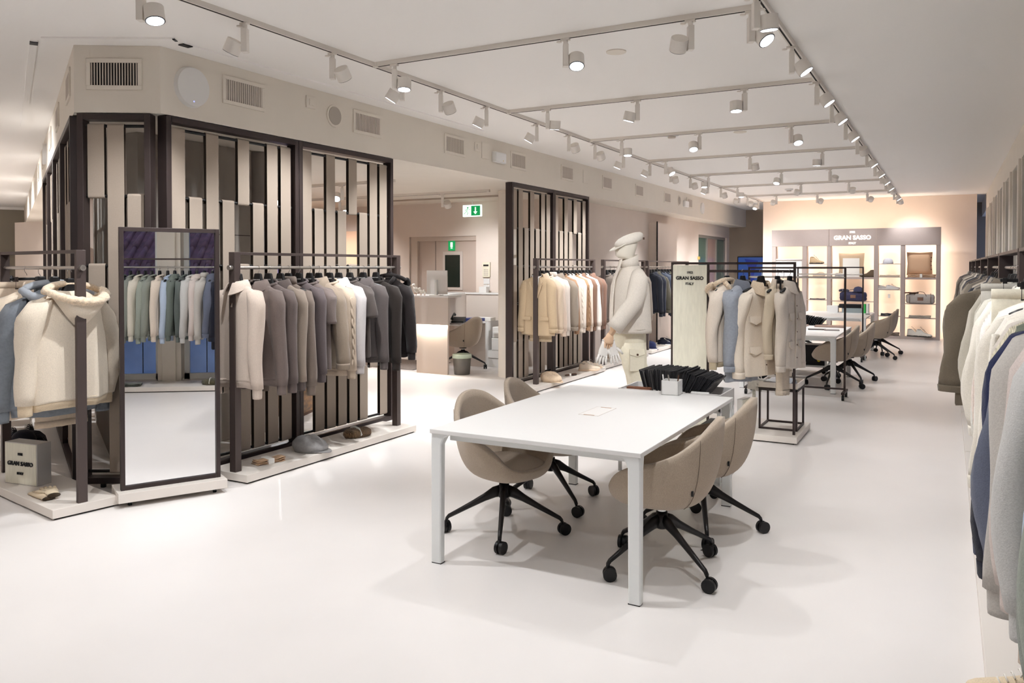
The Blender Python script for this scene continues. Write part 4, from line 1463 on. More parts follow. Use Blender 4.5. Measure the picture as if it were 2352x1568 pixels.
RWL = [(1.33, 'knit', (196, 196, 196), 'light grey sweater nearest end of window rack'),
       (1.45, 'knit', (186, 186, 184), 'pale grey sweater, second on near window rack'),
       (1.57, 'knit', (206, 202, 196), 'off white sweater, third on near window rack'),
       (1.69, 'knit', (118, 124, 118), 'deep grey green sweater, fourth on near window rack'),
       (1.80, 'knit', (150, 156, 150), 'sage green sweater, fifth on near window rack'),
       (1.90, 'knit', (234, 228, 214), 'ivory sweater seen bright in the mirror'),
       (1.99, 'knit', (160, 168, 158), 'pale green sweater beside ivory one in mirror'),
       (2.07, 'knit', (150, 156, 148), 'grey green sweater in the mirror'),
       (2.17, 'knit', (238, 224, 208), 'cream pink sweater in the mirror'),
       (2.27, 'knit', (188, 204, 226), 'light blue sweater on the window rack'),
       (2.36, 'polo', (112, 122, 116), 'grey green polo beside light blue sweater'),
       (2.46, 'knit', (104, 112, 108), 'dark sage sweater right of grey green polo in mirror'),
       (2.56, 'knit', (206, 206, 204), 'white grey knitted sweater in the mirror'),
       (2.65, 'polo', (214, 202, 196), 'beige pink hooded sweater in the mirror'),
       (2.75, 'turtle', (196, 192, 186), 'pale grey sweater with wide hem on window rack'),
       (2.85, 'jacket', (104, 110, 128), 'blue grey wool overshirt in the mirror'),
       (2.95, 'coat', (36, 38, 50), 'black navy leather coat in the mirror'),
       (3.05, 'jacket', (44, 50, 82), 'navy blue jacket on the window rack'),
       (3.15, 'knit', (112, 118, 104), 'green grey tweed sweater on the window rack'),
       (3.25, 'knit', (226, 218, 192), 'cream fluffy knit sweater on window rack'),
       (3.35, 'knit', (214, 206, 196), 'light sand sweater at rack joint'),
       (3.62, 'cable', (236, 230, 218), 'white cable sweater after the rack joint'),
       (3.78, 'knit', (228, 222, 212), 'off white sweater behind white cable sweater'),
       (3.94, 'jacket', (222, 216, 204), 'stone cardigan, third after rack joint'),
       (4.10, 'knit', (240, 236, 228), 'bright white sweater, fourth after rack joint'),
       (4.26, 'cable', (232, 222, 210), 'ecru cable sweater, fifth after rack joint'),
       (4.42, 'knit', (238, 232, 226), 'white fine sweater, sixth after rack joint'),
       (4.60, 'knit', (236, 220, 208), 'pinkish cream ribbed sweater on window rack'),
       (4.78, 'polo', (230, 226, 216), 'white polo behind the pinkish ribbed sweater'),
       (4.95, 'knit', (224, 218, 206), 'pale sand sweater, ninth after rack joint'),
       (5.12, 'jacket', (214, 208, 196), 'greige overshirt, tenth after rack joint'),
       (5.30, 'knit', (232, 226, 214), 'milk white sweater, eleventh after rack joint'),
       (5.48, 'knit', (206, 202, 190), 'pale greige sweater, twelfth after rack joint'),
       (5.85, 'polo', (200, 196, 184), 'light khaki polo on the third window rack'),
       (6.05, 'knit', (190, 186, 172), 'khaki grey sweater on the third window rack'),
       (6.25, 'knit', (180, 174, 160), 'sandy grey sweater on the third window rack'),
       (6.45, 'jacket', (196, 190, 176), 'stone jacket on the third window rack'),
       (6.65, 'knit', (172, 166, 152), 'grey beige sweater on the third window rack'),
       (6.90, 'coat', (112, 102, 88), 'long dark taupe coat sticking out of window rack')]
for i, (y, kd, rgb, lab) in enumerate(RWL):
    sc = (1.04 if y < 2.2 else .98 if y < 2.5 else 1.06, 1.0, 1.05 + .02 * math.sin(i * 2.3))
    if 'pale grey sweater with wide' in lab:
        sc = (1.16, 1.1, 1.08)
    if 'cream fluffy' in lab:
        sc = (1.14, 1.1, 1.1)
    if 'taupe coat' in lab:
        sc = (1.5, 1.0, 1.0)
    rw(kd, y, rgb, lab, rz=(i * 23 % 9) - 4, scale=sc, fab='rib' if 'ribbed' in lab or 'fluffy' in lab else 'knit')
trousers(RWX - .04, 4.34, 1.626, 0, (214, 208, 190), 'cream drawstring trousers on clip hanger, window rack', .75, .2, hl='cream drawstring trousers')
trousers(RWX - .04, 5.70, 1.626, 0, (190, 186, 176), 'greige trousers on clip hanger, window rack', .75, .2, hl='greige trousers')
for j, (a, b) in enumerate(RW[4:9]):
    for i in range(5):
        y = a + .3 + i * .35
        rw(['knit', 'polo', 'jacket'][i % 3], y, [(90, 84, 78), (150, 142, 130), (60, 62, 70), (190, 180, 166), (110, 100, 92)][(i + j) % 5],
           ['dark taupe', 'warm grey', 'slate', 'sand', 'brown grey'][(i + j) % 5] + ' ' + ['sweater', 'polo', 'jacket'][i % 3] + ' on the %s window rack' % ORD[j + 4] + (' at the near end' if i == 0 else ''), scale=(1, 1, 1))


# ================================================================ SMALL GOODS
def put(o, x, y, z, rz=0, s=1.0):
    o.location = (x, y, z)
    o.rotation_euler = (0, 0, R(rz))
    o.scale = (s, s, s)
    return o


def sneaker(x, y, z, rz, rgb, lab, sole=(235, 230, 222), high=0.0, lace=(240, 236, 228), s=1.0, group=None):
    o = thing('boot' if high > .03 else 'sneaker', lab, 'shoe', (x, y, z), R(rz), group)
    o.scale = (s, s, s)
    n = 20
    # toe toward +x, length .29
    L_ = [(-.145, .012, .02), (-.135, .034, .075 + high), (-.10, .038, .085 + high), (-.05, .037, .080 + high * .9), (-.01, .036, .070 + high * .35), (.03, .042, .056), (.08, .048, .044), (.12, .044, .034), (.142, .030, .026), (.15, .010, .022)]
    rings = []
    for px, hw, ht in L_:
        ring = []
        for i in range(n):
            t = 2 * pi * i / n
            c_, s_ = math.cos(t), math.sin(t)
            k = 1 - .35 * max(0, s_) * (1 if px < .02 else .4)
            ring.append((px, hw * math.copysign(abs(c_) ** .8, c_) * k, .022 + (ht) * max(0, s_) ** .85 if s_ > 0 else .022 + .004 * s_))
        rings.append(ring)
    MB().loft(rings).build('upper', cloth(rgb, .12, 'knit'), o)
    sole_m = mat('sole_%d_%d_%d' % sole, sole, .6)
    rr = []
    for z0, k, kx in ((0, .93, .98), (.008, 1.05, 1.02), (.024, 1.02, 1.01), (.03, .9, .96)):
        rr.append([(p[0] * kx, p[1] * k, z0 + (.012 if p[0] > .13 and z0 < .01 else 0)) for p in [(-.15, 0), (-.14, .030), (-.10, .038), (-.02, .034), (.06, .046), (.115, .045), (.145, .028), (.155, 0), (.145, -.028), (.115, -.045), (.06, -.046), (-.02, -.034), (-.10, -.038), (-.14, -.030)]])
    MB().loft(rr).build('sole', sole_m, o)
    mb = MB()
    for k in range(5 if high < .02 else 7):
        px = .06 - k * .02
        pz = .075 + .012 * k - (0 if high < .02 else -.008 * k)
        mb.tube([(px, -.022, pz - .012), (px + .004, 0, pz), (px, .022, pz - .012)], .003, n=5)
    mb.tube([(-.03, 0, .12 + high * .5), (-.01, .02, .125 + high * .5), (.01, .035, .10)], .003, n=5)
    mb.build('laces', cloth(lace, .02), o)
    MB().revolve([(.02, 0), (.022, .012), (.012, .016)][::1], (-.085, 0, .086 + high), n=12, sx=1.6).build('collar_lining', cloth(tuple(int(v * .75) for v in rgb)), o)
    return o


def flat_cap(x, y, z, rz, rgb, lab, s=1.0):
    o = thing('flat_cap', lab, 'cap', (x, y, z), R(rz))
    o.scale = (s, s, s)
    m = cloth(rgb, .12, 'weave')
    rings = []
    n = 28
    for k, (rad, h) in enumerate(((.098, 0), (.106, .018), (.116, .045), (.112, .072), (.09, .098), (.055, .112), (.012, .118))):
        rings.append([((rad * 1.18 * math.cos(2 * pi * i / n)) + .012 * (k < 3) * max(0, math.cos(2 * pi * i / n)), rad * math.sin(2 * pi * i / n), h - .035 * max(0, math.cos(2 * pi * i / n)) * (h / .118) ** .7 + .003 * math.cos(8 * 2 * pi * i / n) * (0 < k < 6)) for i in range(n)])
    MB().loft(rings).build('crown', m, o)
    rows = []
    for k in range(5):
        u = k / 4
        rows.append([((.10 + .055 * u * math.cos(a)) * 1.0 * math.cos(a) + .03 * u, (.092 + .005 * u) * math.sin(a) * 1.0, .012 - .012 * u * math.cos(a) ** 2) for a in [(-1.15 + 2.3 * i / 14) for i in range(15)]])
    MB().grid(rows).build('brim', m, o, solid=.006)
    MB().cyl((0, 0, .116), (0, 0, .122), .008, n=10).build('button', m, o)
    return o


def ball_cap(x, y, z, rz, rgb, lab, s=1.0):
    o = thing('baseball_cap', lab, 'cap', (x, y, z), R(rz))
    o.scale = (s, s, s)
    m = cloth(rgb, .08, 'weave')
    n = 28
    rings = [[(rad * 1.1 * math.cos(2 * pi * i / n), rad * math.sin(2 * pi * i / n), h) for i in range(n)] for rad, h in ((.085, 0), (.087, .03), (.083, .06), (.068, .088), (.042, .104), (.01, .11))]
    MB().loft(rings).build('crown', m, o)
    rows = [[((.09 + .075 * u * math.cos(a)) * math.cos(a), .085 * math.sin(a), .006 - .02 * u * math.cos(a)) for a in [(-1.2 + 2.4 * i / 14) for i in range(15)]] for u in (0, .33, .66, 1)]
    MB().grid(rows).build('brim', m, o, solid=.004)
    MB().cyl((0, 0, .109), (0, 0, .114), .007, n=10).build('button', m, o)
    return o


def beanie(x, y, z, rz, rgb, lab, s=1.0, pom=None):
    o = thing('knit_hat', lab, 'hat', (x, y, z), R(rz))
    o.scale = (s, s, s)
    n = 26
    rings = [[(rad * 1.25 * math.cos(2 * pi * i / n), rad * .8 * math.sin(2 * pi * i / n), h + .004 * math.sin(6 * pi * i / n)) for i in range(n)] for rad, h in ((.09, 0), (.10, .02), (.098, .045), (.08, .06), (.04, .068))]
    MB().loft(rings).build('crown', cloth(rgb, .2, 'rib'), o)
    MB().tube([(-.02, -.082, .02), (-.02, -.05, .066), (-.02, 0, .072), (-.02, .05, .066), (-.02, .082, .02)], .003, n=6, r2=.018).build('paper_band', M_paper, o)
    if pom:
        MB().ball((.05, 0, .075), .05).build('pompom', cloth(pom, .3, 'knit'), o)
    return o


def scarf(x, y, z, rz, rgb, lab, s=1.0, cat='scarf', name='scarf', band=True, wd=.12, ln=.26, h=.035):
    o = thing(name, lab, cat, (x, y, z), R(rz))
    o.scale = (s, s, s)
    m = cloth(rgb, .1, 'weave')
    for k in range(3):
        zz = k * h / 3
        rows = []
        for a in range(13):
            px = -ln / 2 + ln * a / 12
            rows.append([(px + .004 * k, (wd / 2 - .006 * k) * math.cos(t), zz + h / 6 + (h / 6) * math.sin(t) + .004 * math.sin(a * 1.1 + k)) for t in [2 * pi * i / 12 for i in range(12)]])
        MB().loft(rows).build('fold', m, o)
    if band:
        MB().box(-.03, .02, -wd / 2 - .003, wd / 2 + .003, 0, h + .006).build('paper_band', M_paper, o, bevel=.003)
    return o


def glove(x, y, z, rz, rgb, lab, s=1.0, flip=1, rx=0.0, group=None, trim=(70, 58, 44)):
    o = thing('glove', lab, 'glove', (x, y, z), R(rz), group)
    o.scale = (s, s * flip, s)
    o.rotation_euler = (rx, 0, R(rz))
    mb = MB()
    n = 12
    mb.loft([[(px, hw * math.cos(2 * pi * i / n), .012 + .013 * math.sin(2 * pi * i / n)) for i in range(n)] for px, hw in ((-.12, .036), (-.06, .037), (-.01, .045), (.03, .046), (.045, .042))])
    for k, (yy, ln, an) in enumerate(((-.033, .062, -.12), (-.012, .078, -.04), (.011, .074, .04), (.032, .058, .14))):
        mb.tube([(.03, yy, .012), (.045 + ln * .5, yy + math.sin(an) * ln * .5, .016), (.045 + ln, yy + math.sin(an) * ln, .009)], [.0115, .0108, .008], n=8)
    mb.tube([(-.02, -.035, .012), (.01, -.062, .014), (.045, -.074, .010)], [.014, .012, .009], n=8)
    mb.build('leather_shell', cloth(rgb, .05, 'weave'), o)
    MB().loft([[(px, .038 * math.cos(2 * pi * i / n), .012 + .014 * math.sin(2 * pi * i / n)) for i in range(n)] for px in (-.128, -.118)]).build('cuff_edge', cloth(trim, .05), o)
    return o


def brush(x, y, z, rz, lab):
    o = thing('shoe_brush', lab, 'brush', (x, y, z), R(rz))
    MB().loft([[(px, w_ * math.cos(t), .018 + h_ * math.sin(t)) for t in [2 * pi * i / 10 for i in range(10)]] for px, w_, h_ in ((-.10, .008, .008), (-.06, .016, .012), (0, .012, .010), (.05, .022, .014), (.12, .022, .014), (.13, .01, .01))]).build('handle', M_brown, o)
    MB().box(-.02, .01, -.017, .017, .002, .034).build('paper_band', M_paper, o, bevel=.003)
    MB().box(.04, .12, -.018, .018, 0, .016).build('bristles', M_black, o)
    return o


scarf(-4.76, 4.66, .07, 75, (192, 160, 128), 'folded camel scarf with white paper band under knitwear', ln=.24)
flat_cap(-4.76, 5.13, .07, 10, (150, 148, 147), 'grey flannel newsboy cap on plinth under the knitwear', s=1.12)
beanie(-4.77, 5.77, .07, 75, (118, 92, 66), 'brown and cream knit hat with paper band under knitwear', s=1.15)
glove(-5.40, 3.22, .07, 168, (206, 188, 160), 'pale tan leather glove on left plinth, lower one', s=1.05)
glove(-5.38, 3.27, .088, 158, (212, 196, 168), 'pale tan leather glove on left plinth, upper one', s=1.05, flip=-1)
# small lettered sign block on the left plinth
def sign_block(x, y, z, rz, lab, wd=.315, ht=.30, dp=.115):
    o = thing('sign_block', lab, 'sign', (x, y, z), rz)
    MB().box(-wd / 2, wd / 2, 0, dp, 0, ht).build('frame', mat('sign_alu', (205, 203, 200), .35, metal=.5), o, bevel=.002)
    MB().box(-wd / 2 + .006, wd / 2 - .006, -.003, .001, .006, ht - .006).build('face', M_panel, o)
    for tx, sz, zz in (('1952', .024, ht * .73), ('GRAN SASSO', .042, ht * .50), ('ITALY', .024, ht * .27)):
        text('lettering', tx, sz, M_black, o, (0, -.006, zz), (pi / 2, 0, 0), .003, offset=.0008)
    return o
sign_block(-5.83, 3.33, .07, math.atan2(.05, .62) + R(4), 'small cream sign block with GRAN SASSO lettering on left plinth')
# navy hat, shoes on second left plinth
o = thing('pompom_hat', 'navy knit hat with round pompom on second left plinth', 'hat', (-6.82, 3.92, .07))
MB().ball((0, 0, .095), .10).build('pompom', cloth((24, 24, 34), .4, 'knit'), o)
MB().revolve([(.12, 0), (.125, .05), (.11, .10), (.07, .14), (.02, .155)], (-.1, .12, 0), n=20).build('crown', cloth((28, 28, 40), .3, 'rib'), o)
p = T2 + E3 * .75 + G3 * .28
sneaker(p.x - .1, p.y, .07, -40, (34, 38, 56), 'navy sneaker with white sole on second left plinth, front one')
sneaker(p.x - .12, p.y + .16, .07, -40, (34, 38, 56), 'navy sneaker with white sole on second left plinth, rear one')
# rack B plinth
flat_cap(-4.74, 9.80, .07, -20, (206, 184, 158), 'beige flat cap on plinth under camel blazer', s=1.15)
brush(-4.74, 10.43, .07, 70, 'brown shoe brush with paper band under beige rack')
sneaker(-4.72, 11.08, .07, 40, (206, 190, 170), 'beige lace sneaker on beige rack plinth, front one', sole=(220, 196, 170), s=1.12)
sneaker(-4.80, 11.38, .07, 40, (206, 190, 170), 'beige lace sneaker on beige rack plinth, rear one', sole=(220, 196, 170), s=1.12)
sneaker(-4.90, 12.55, .07, 25, (178, 160, 144), 'taupe running shoe on plinth behind mannequin, left one', s=1.1)
sneaker(-4.85, 12.90, .07, 25, (178, 160, 144), 'taupe running shoe on plinth behind mannequin, right one', s=1.1)
sneaker(-4.9, 13.3, .07, 25, (70, 62, 60), 'dark shoe farther along the plinth behind mannequin', s=1.0)
ball_cap(-5.0, 14.72, .07, -30, (40, 46, 84), 'navy blue cap on the dark rack plinth', s=1.25)
sneaker(-4.9, 15.35, .07, 30, (32, 34, 48), 'dark navy running shoe on dark rack plinth, front one', s=1.15)
sneaker(-5.0, 15.8, .07, 30, (32, 34, 48), 'dark navy running shoe on dark rack plinth, rear one', s=1.15)
ball_cap(-4.9, 16.4, .07, -30, (44, 46, 66), 'dark navy cap at far end of dark rack plinth', s=1.2)
# things on the window wall plinths
sneaker(.22, 3.20, .07, 190, (222, 204, 176), 'cream suede shoe with tan sole on window wall plinth', sole=(168, 132, 104), s=1.15)
sneaker(.24, 3.36, .07, 190, (222, 204, 176), 'cream suede shoe farther in on the window wall plinth', sole=(168, 132, 104), s=1.15)
beanie(.30, 2.87, .07, 90, (98, 92, 70), 'olive knit hat on window wall plinth, seen in mirror', s=1.1)
scarf(.28, 1.80, .07, 80, (112, 116, 108), 'grey green folded garment on window wall plinth, seen in mirror', ln=.34, wd=.2, band=False)

# ================================================================ MANNEQUIN
MN = thing('mannequin', 'cream clothed mannequin in flat cap, walking behind the front table', 'mannequin', (-2.56, 6.95, 0), math.atan2(-.479 - .18, -.878 + .10))
# local: +x = facing, +y = its left (towards the camera), z up
n = 26
def ell(cx, cy0, z, rx, ry, e=1.0, wob=0.0, tz=0.0, k=5):
    out_ = []
    for i in range(n):
        t = 2 * pi * i / n
        c_, s_ = math.cos(t), math.sin(t)
        rr = 1 + wob * math.sin(k * t + z * 9)
        out_.append((cx + rx * rr * math.copysign(abs(c_) ** e, c_), cy0 + ry * rr * math.copysign(abs(s_) ** e, s_), z + tz * c_))
    return out_
MB().loft([ell(-.02, 0, 1.60, .06, .06), ell(-.01, 0, 1.66, .054, .052), ell(.0, 0, 1.70, .056, .056), ell(.035, 0, 1.715, .075, .062), ell(.046, 0, 1.735, .088, .066), ell(.044, 0, 1.77, .094, .072),
           ell(.038, 0, 1.80, .098, .078), ell(.028, 0, 1.835, .100, .080), ell(.018, 0, 1.86, .094, .077), ell(.01, 0, 1.878, .075, .066), ell(.005, 0, 1.886, .04, .04)]).ball((.133, 0, 1.785), .012, .012, .02).build('head', M_egg, MN)
hd = thing('cap_pivot', None, None)
bpy.data.objects.remove(hd)
capm = cloth((222, 216, 206), .05, 'weave')
rings = []
for k, (rad, h) in enumerate(((.098, 0), (.110, .014), (.117, .036), (.112, .062), (.090, .086), (.050, .100), (.010, .104))):
    ring = []
    for i in range(n):
        co, si = math.cos(2 * pi * i / n), math.sin(2 * pi * i / n)
        ring.append((.008 + rad * 1.16 * co, rad * .88 * si, 1.842 + h * .86 - .30 * rad * 1.16 * co * (1 + h * 2.0)))
    rings.append(ring)
cp = MB().loft(rings).build('flat_cap', capm, MN)
rows = [[(.062 + (.05 + .078 * u) * math.cos(a), .088 * math.sin(a), 1.838 - .030 * math.cos(a) - .038 * u * math.cos(a)) for a in [(-1.45 + 2.9 * i / 14) for i in range(15)]] for u in (0, .33, .66, 1)]
MB().grid(rows).build('brim', capm, cp, solid=.009)
MB().cbox((-.127, .02, 1.892), (.008, .02, .02)).build('label_tab', M_brown, cp)
jm = mat('jacket_wool', (216, 208, 197), .9, noise=.06, nscale=120, bump=.35, bscale=300, spec=.1)
jr = [ell(-.01, 0, 1.035, .175, .235, .85, .015), ell(-.01, 0, 1.06, .178, .238, .85, .018), ell(-.01, 0, 1.15, .172, .232, .85, .02), ell(-.01, 0, 1.27, .165, .225, .85, .02), ell(-.008, 0, 1.38, .160, .222, .88, .015),
      ell(-.008, 0, 1.47, .150, .222, .9, .008), ell(-.01, 0, 1.53, .135, .212, .9), ell(-.01, 0, 1.575, .112, .175, .95), ell(-.01, 0, 1.61, .09, .125, 1), ell(-.008, 0, 1.64, .078, .085, 1)]
jk = MB().loft(jr).build('jacket', jm, MN)
MB().loft([ell(-.005, 0, 1.625, .082, .09), ell(.0, 0, 1.67, .080, .080, tz=-.012), ell(.004, 0, 1.715, .082, .080, tz=-.03), ell(.004, 0, 1.718, .074, .072, tz=-.03), ell(.0, 0, 1.66, .068, .068)]).build('collar', jm, jk)
MB().tube([(.080, -.01, 1.70), (.105, -.01, 1.62), (.145, -.01, 1.52), (.165, -.01, 1.35), (.172, -.01, 1.1), (.172, -.01, 1.04)], .012, n=8, r2=.03).build('placket', jm, jk)
MB().tube([(-.01 + .153 * math.cos(t), .223 * math.sin(t) * 1.0, 1.475 + .0) for t in [(.9 + (2 * pi - 1.8) * i / 30) for i in range(31)]], .0035, n=5).build('yoke_seam', jm, jk)
MB().tube([(-.012 + .178 * math.cos(t), .238 * math.sin(t), 1.075) for t in [2 * pi * i / 40 for i in range(41)]], .003, n=5).build('hem_seam', jm, jk)
# sleeves
def limb(pts, ra, rb, name, m, par, nn=18, up=Vector((0, 1, 0))):
    mb = MB()
    mb.tube(pts, ra, n=nn, r2=rb, up=up)
    return mb.build(name, m, par)
for sy in (1, -1):
    sw = 1 if sy > 0 else -.3
    pts = [(-.01, sy * .175, 1.575), (-.005, sy * .225, 1.53), (.01 + .01 * sw, sy * .255, 1.44), (.025 + .03 * sw, sy * .272, 1.32), (.045 + .08 * sw, sy * .275, 1.24), (.070 + .13 * sw, sy * .268, 1.14), (.080 + .165 * sw, sy * .262, 1.085)]
    sl = limb(pts, [.055, .080, .085, .080, .078, .072, .072], [.06, .072, .074, .07, .068, .066, .066], 'sleeve', jm, jk)
    # forearm and hand
    wx = .080 + .165 * sw
    hx = wx + .02 * sw
    mb = MB()
    mb.tube([(wx - .01, sy * .262, 1.14), (wx + .005, sy * .262, 1.07), (hx + .01, sy * .262, 1.035)], [.034, .028, .027], n=12, r2=[.034, .026, .02])
    mb.tube([(hx + .008, sy * .262, 1.045), (hx + .018, sy * .262, 1.01), (hx + .022, sy * .260, .975), (hx + .02, sy * .258, .955)], [.027, .040, .043, .038], n=14, r2=[.018, .017, .016, .014], up=Vector((0, 1, 0)))
    for q, (dx, ln, cu_) in enumerate(((.033, .070, .018), (.012, .080, .024), (-.009, .076, .028), (-.028, .060, .030))):
        bx, bz = hx + .020 + dx, .962
        mb.tube([(bx, sy * .258, bz + .01), (bx + .003, sy * .252, bz - ln * .42), (bx + .001, sy * (.252 - cu_ * .5), bz - ln * .75), (bx - .002, sy * (.250 - cu_), bz - ln * .98)], [.0098, .0092, .0085, .0065], n=8)
    mb.tube([(hx + .045, sy * .255, 1.01), (hx + .068, sy * .238, .985), (hx + .072, sy * .228, .955), (hx + .066, sy * .222, .935)], [.013, .0115, .0095, .007], n=8)
    mb.build('hand', M_skin, MN)
# trousers
tm = mat('trouser_cotton', (228, 221, 200), .85, noise=.03, nscale=60, bump=.4, bscale=22, spec=.15)
tr = MB()
tr.loft([ell(0, 0, 1.12, .125, .165, .9), ell(0, 0, 1.0, .14, .185, .9), ell(.0, 0, .90, .140, .185, .9), ell(0, 0, .86, .12, .17, .9)])
for sy, fx in ((1, -.05), (-1, -.22)):
    rr = []
    for u in range(10):
        f = u / 9
        z = .95 - .90 * f
        cx = fx * math.sin(f * pi * .5) * (1 if sy > 0 else 1.2) + .012 * math.sin(f * 9) - (.02 if sy > 0 else 0) * f
        rr.append(ell(cx, sy * (.095 + .01 * f), z, .112 - .008 * f + .01 * math.sin(f * 12), .098 - .002 * f, .95, .035, k=4))
    tr.loft(rr)
tz_ = tr.build('trousers', tm, MN)
MB().add([(-.07, .196, .90), (.07, .196, .90), (.072, .205, .85), (0, .208, .825), (-.072, .205, .85), (-.07, .18, .90), (.07, .18, .90), (.072, .185, .85), (0, .186, .825), (-.072, .185, .85)],
         [(0, 4, 3, 2, 1), (5, 6, 7, 8, 9), (0, 1, 6, 5), (1, 2, 7, 6), (2, 3, 8, 7), (3, 4, 9, 8), (4, 0, 5, 9)]).box(-.068, .068, .186, .20, .70, .85).build('pocket_flap', tm, tz_, bevel=.003)
MB().cyl((0, .205, .848), (0, .213, .848), .009, n=12).build('button', M_brown, tz_)
for sy, fx in ((1, -.04), (-1, -.26)):
    MB().loft([[(fx - .06 + px, sy * .105 + hw * math.cos(t), .045 + ht * math.sin(t)) for t in [2 * pi * i / 14 for i in range(14)]] for px, hw, ht in ((-.05, .02, .03), (-.03, .036, .043), (.05, .038, .042), (.12, .044, .032), (.18, .036, .026), (.205, .015, .018))]).build('shoe', cloth((210, 200, 186)), MN)
MB().cyl((-.05, 0, 0), (-.05, 0, .012), .19, n=40).build('base_plate', M_whitem, MN)
MNM = MN.matrix_basis if False else Matrix.Translation(MN.location) @ Matrix.Rotation(MN.rotation_euler.z, 4, 'Z')
for k, (dx, dy, tilt_, lab) in enumerate(((.0, .0, 12, 'white cotton glove dangling from mannequin hand, front one'), (.035, .012, -14, 'white cotton glove dangling from mannequin hand, rear one'))):
    o = thing('glove', lab, 'glove', (0, 0, 0), 0, None)
    c0 = MNM @ Vector((.315 - .055 * k, .245, .965))
    o.matrix_world = Matrix.Translation(c0) @ Matrix.Rotation(MN.rotation_euler.z, 4, 'Z') @ Matrix.Rotation(R(90 - tilt_), 4, 'Y') @ Matrix.Rotation(R(90), 4, 'X') @ Matrix.Translation((.07, 0, 0))
    mb = MB()
    mb.loft([[(px, hw * math.cos(2 * pi * i / 12), .010 * math.sin(2 * pi * i / 12)) for i in range(12)] for px, hw in ((-.09, .034), (-.04, .036), (.0, .044), (.04, .045), (.055, .041))])
    for q, (yy, ln, an) in enumerate(((-.033, .062, -.22), (-.012, .078, -.07), (.011, .074, .07), (.032, .058, .22))):
        mb.tube([(.04, yy, 0), (.055 + ln * .5, yy + math.sin(an) * ln * .5, .004), (.055 + ln, yy + math.sin(an) * ln, -.004)], [.0115, .0108, .008], n=8)
    mb.tube([(-.01, -.035, 0), (.02, -.062, 0), (.055, -.078, 0)], [.014, .012, .009], n=8)
    mb.build('shell', cloth((232, 228, 222), .04), o)
    MB().loft([[(px, .036 * math.cos(2 * pi * i / 12), .012 * math.sin(2 * pi * i / 12)) for i in range(12)] for px in (-.095, -.08)]).build('cuff_edge', cloth((225, 220, 214), .04), o)

# ================================================================ RACK WITH LINEN SIGN PANEL (right of mannequin)
RX0, RX1, RY = -2.42, -1.235, 7.76
p = thing('display_plinth', 'pale plinth under coats rack, right of the sample cart', 'plinth', (0, 0, 0), 0, 'pale display plinths under racks')
MB().box(-2.50, -1.20, 7.64, 8.46, .012, .07).build('platform', M_plinth, p, bevel=.003)
MB().box(-2.47, -1.23, 7.67, 8.43, 0, .015).build('foot', M_ventdark, p)
o = thing('clothes_rack', 'slim dark rack with linen sign panel and coats, centre right', 'clothes rack', (0, 0, 0), 0, 'steel clothes racks')
MB().box(RX0, RX1, RY - .011, RY + .011, 1.655, 1.677).build('top_bar', M_frame, o)
for x in (RX0 + .011, -2.05, RX1 - .011):
    MB().box(x - .011, x + .011, RY - .0105, RY + .0105, .07, 1.656).build('post', M_frame, o)
MB().box(-2.04, RX1 - .02, RY - .012, RY + .012, 1.578, 1.603).build('hanging_rail', M_frame, o)
o2 = MB().box(RX0 + .022, -2.061, RY - .018, RY + .018, .09, 1.65).build('linen_panel', M_panel, o)
o2['label'] = 'pale linen sign panel'
cx = (RX0 + .022 - 2.061) / 2
text('lettering', '1952', .032, M_black, o2, (cx, RY - .021, 1.575), (pi / 2, 0, 0), .002, .0008)
text('lettering', 'GRAN SASSO', .0465, M_black, o2, (cx, RY - .021, 1.52), (pi / 2, 0, 0), .003, .0012)
text('lettering', 'ITALY', .032, M_black, o2, (cx, RY - .021, 1.465), (pi / 2, 0, 0), .002, .0008)
CZ = 1.592
garment('hood', -1.87, RY, CZ, R(90 - 20), (216, 204, 190), 'cream jacket with fur collar beside the linen sign panel', trim=(190, 176, 150), group='coats on the slim rack', scale=(1.02, 1.15, 1.02))
garment('coat', -1.72, RY, CZ, R(90 - 18), (146, 151, 160), 'grey blue parka on slim rack, second from the sign', group='coats on the slim rack', scale=(1.0, 1.2, 1.0), collar=(110, 114, 124), fab='weave')
garment('jacket', -1.55, RY, CZ, R(90 - 44), (222, 210, 194), 'cream wool jacket with flap pockets and fur collar', group='coats on the slim rack', scale=(1.05, 1.15, 1.14), collar=(206, 188, 164))
garment('jacket', -1.40, RY, CZ, R(90 - 16), (200, 186, 164), 'sand lined jacket, fourth from the sign on slim rack', group='coats on the slim rack', scale=(.80, .8, .92), collar=(214, 200, 184))
garment('jacket', -1.29, RY, CZ, R(90 - 14), (212, 201, 188), 'light beige overshirt at right end of slim rack', group='coats on the slim rack', scale=(.88, .9, 1.04))
trousers(-1.345, RY - .03, CZ - .02, R(72), (204, 190, 172), 'beige wool trousers hanging low at slim rack', 1.0, .10, hl='beige trousers at slim rack')
# stool on the plinth
o = thing('display_stool', 'white topped steel frame stool under the coats', 'stool', (-1.42, 8.13, .07))
mb = MB()
a, b, h_ = .17, .20, .39
for sx in (-1, 1):
    for sy in (-1, 1):
        mb.bar((sx * a, sy * b, 0), (sx * a, sy * b, h_), .018, .018)
for z in (.009, h_ - .009):
    for s_ in (-1, 1):
        mb.bar((-a, s_ * b, z), (a, s_ * b, z), .018, .018).bar((s_ * a, -b, z), (s_ * a, b, z), .018, .018)
mb.build('frame', M_frame, o)
mb = MB().box(-a - .012, a + .012, -b - .012, b + .012, h_, h_ + .012)
for (q, r_, s1, t1) in ((-a - .012, a + .012, -b - .012, -b), (-a - .012, a + .012, b, b + .012), (-a - .012, -a, -b, b), (a, a + .012, -b, b)):
    mb.box(q, r_, s1, t1, h_, h_ + .062)
mb.build('tray_top', M_plinth, o, bevel=.001)
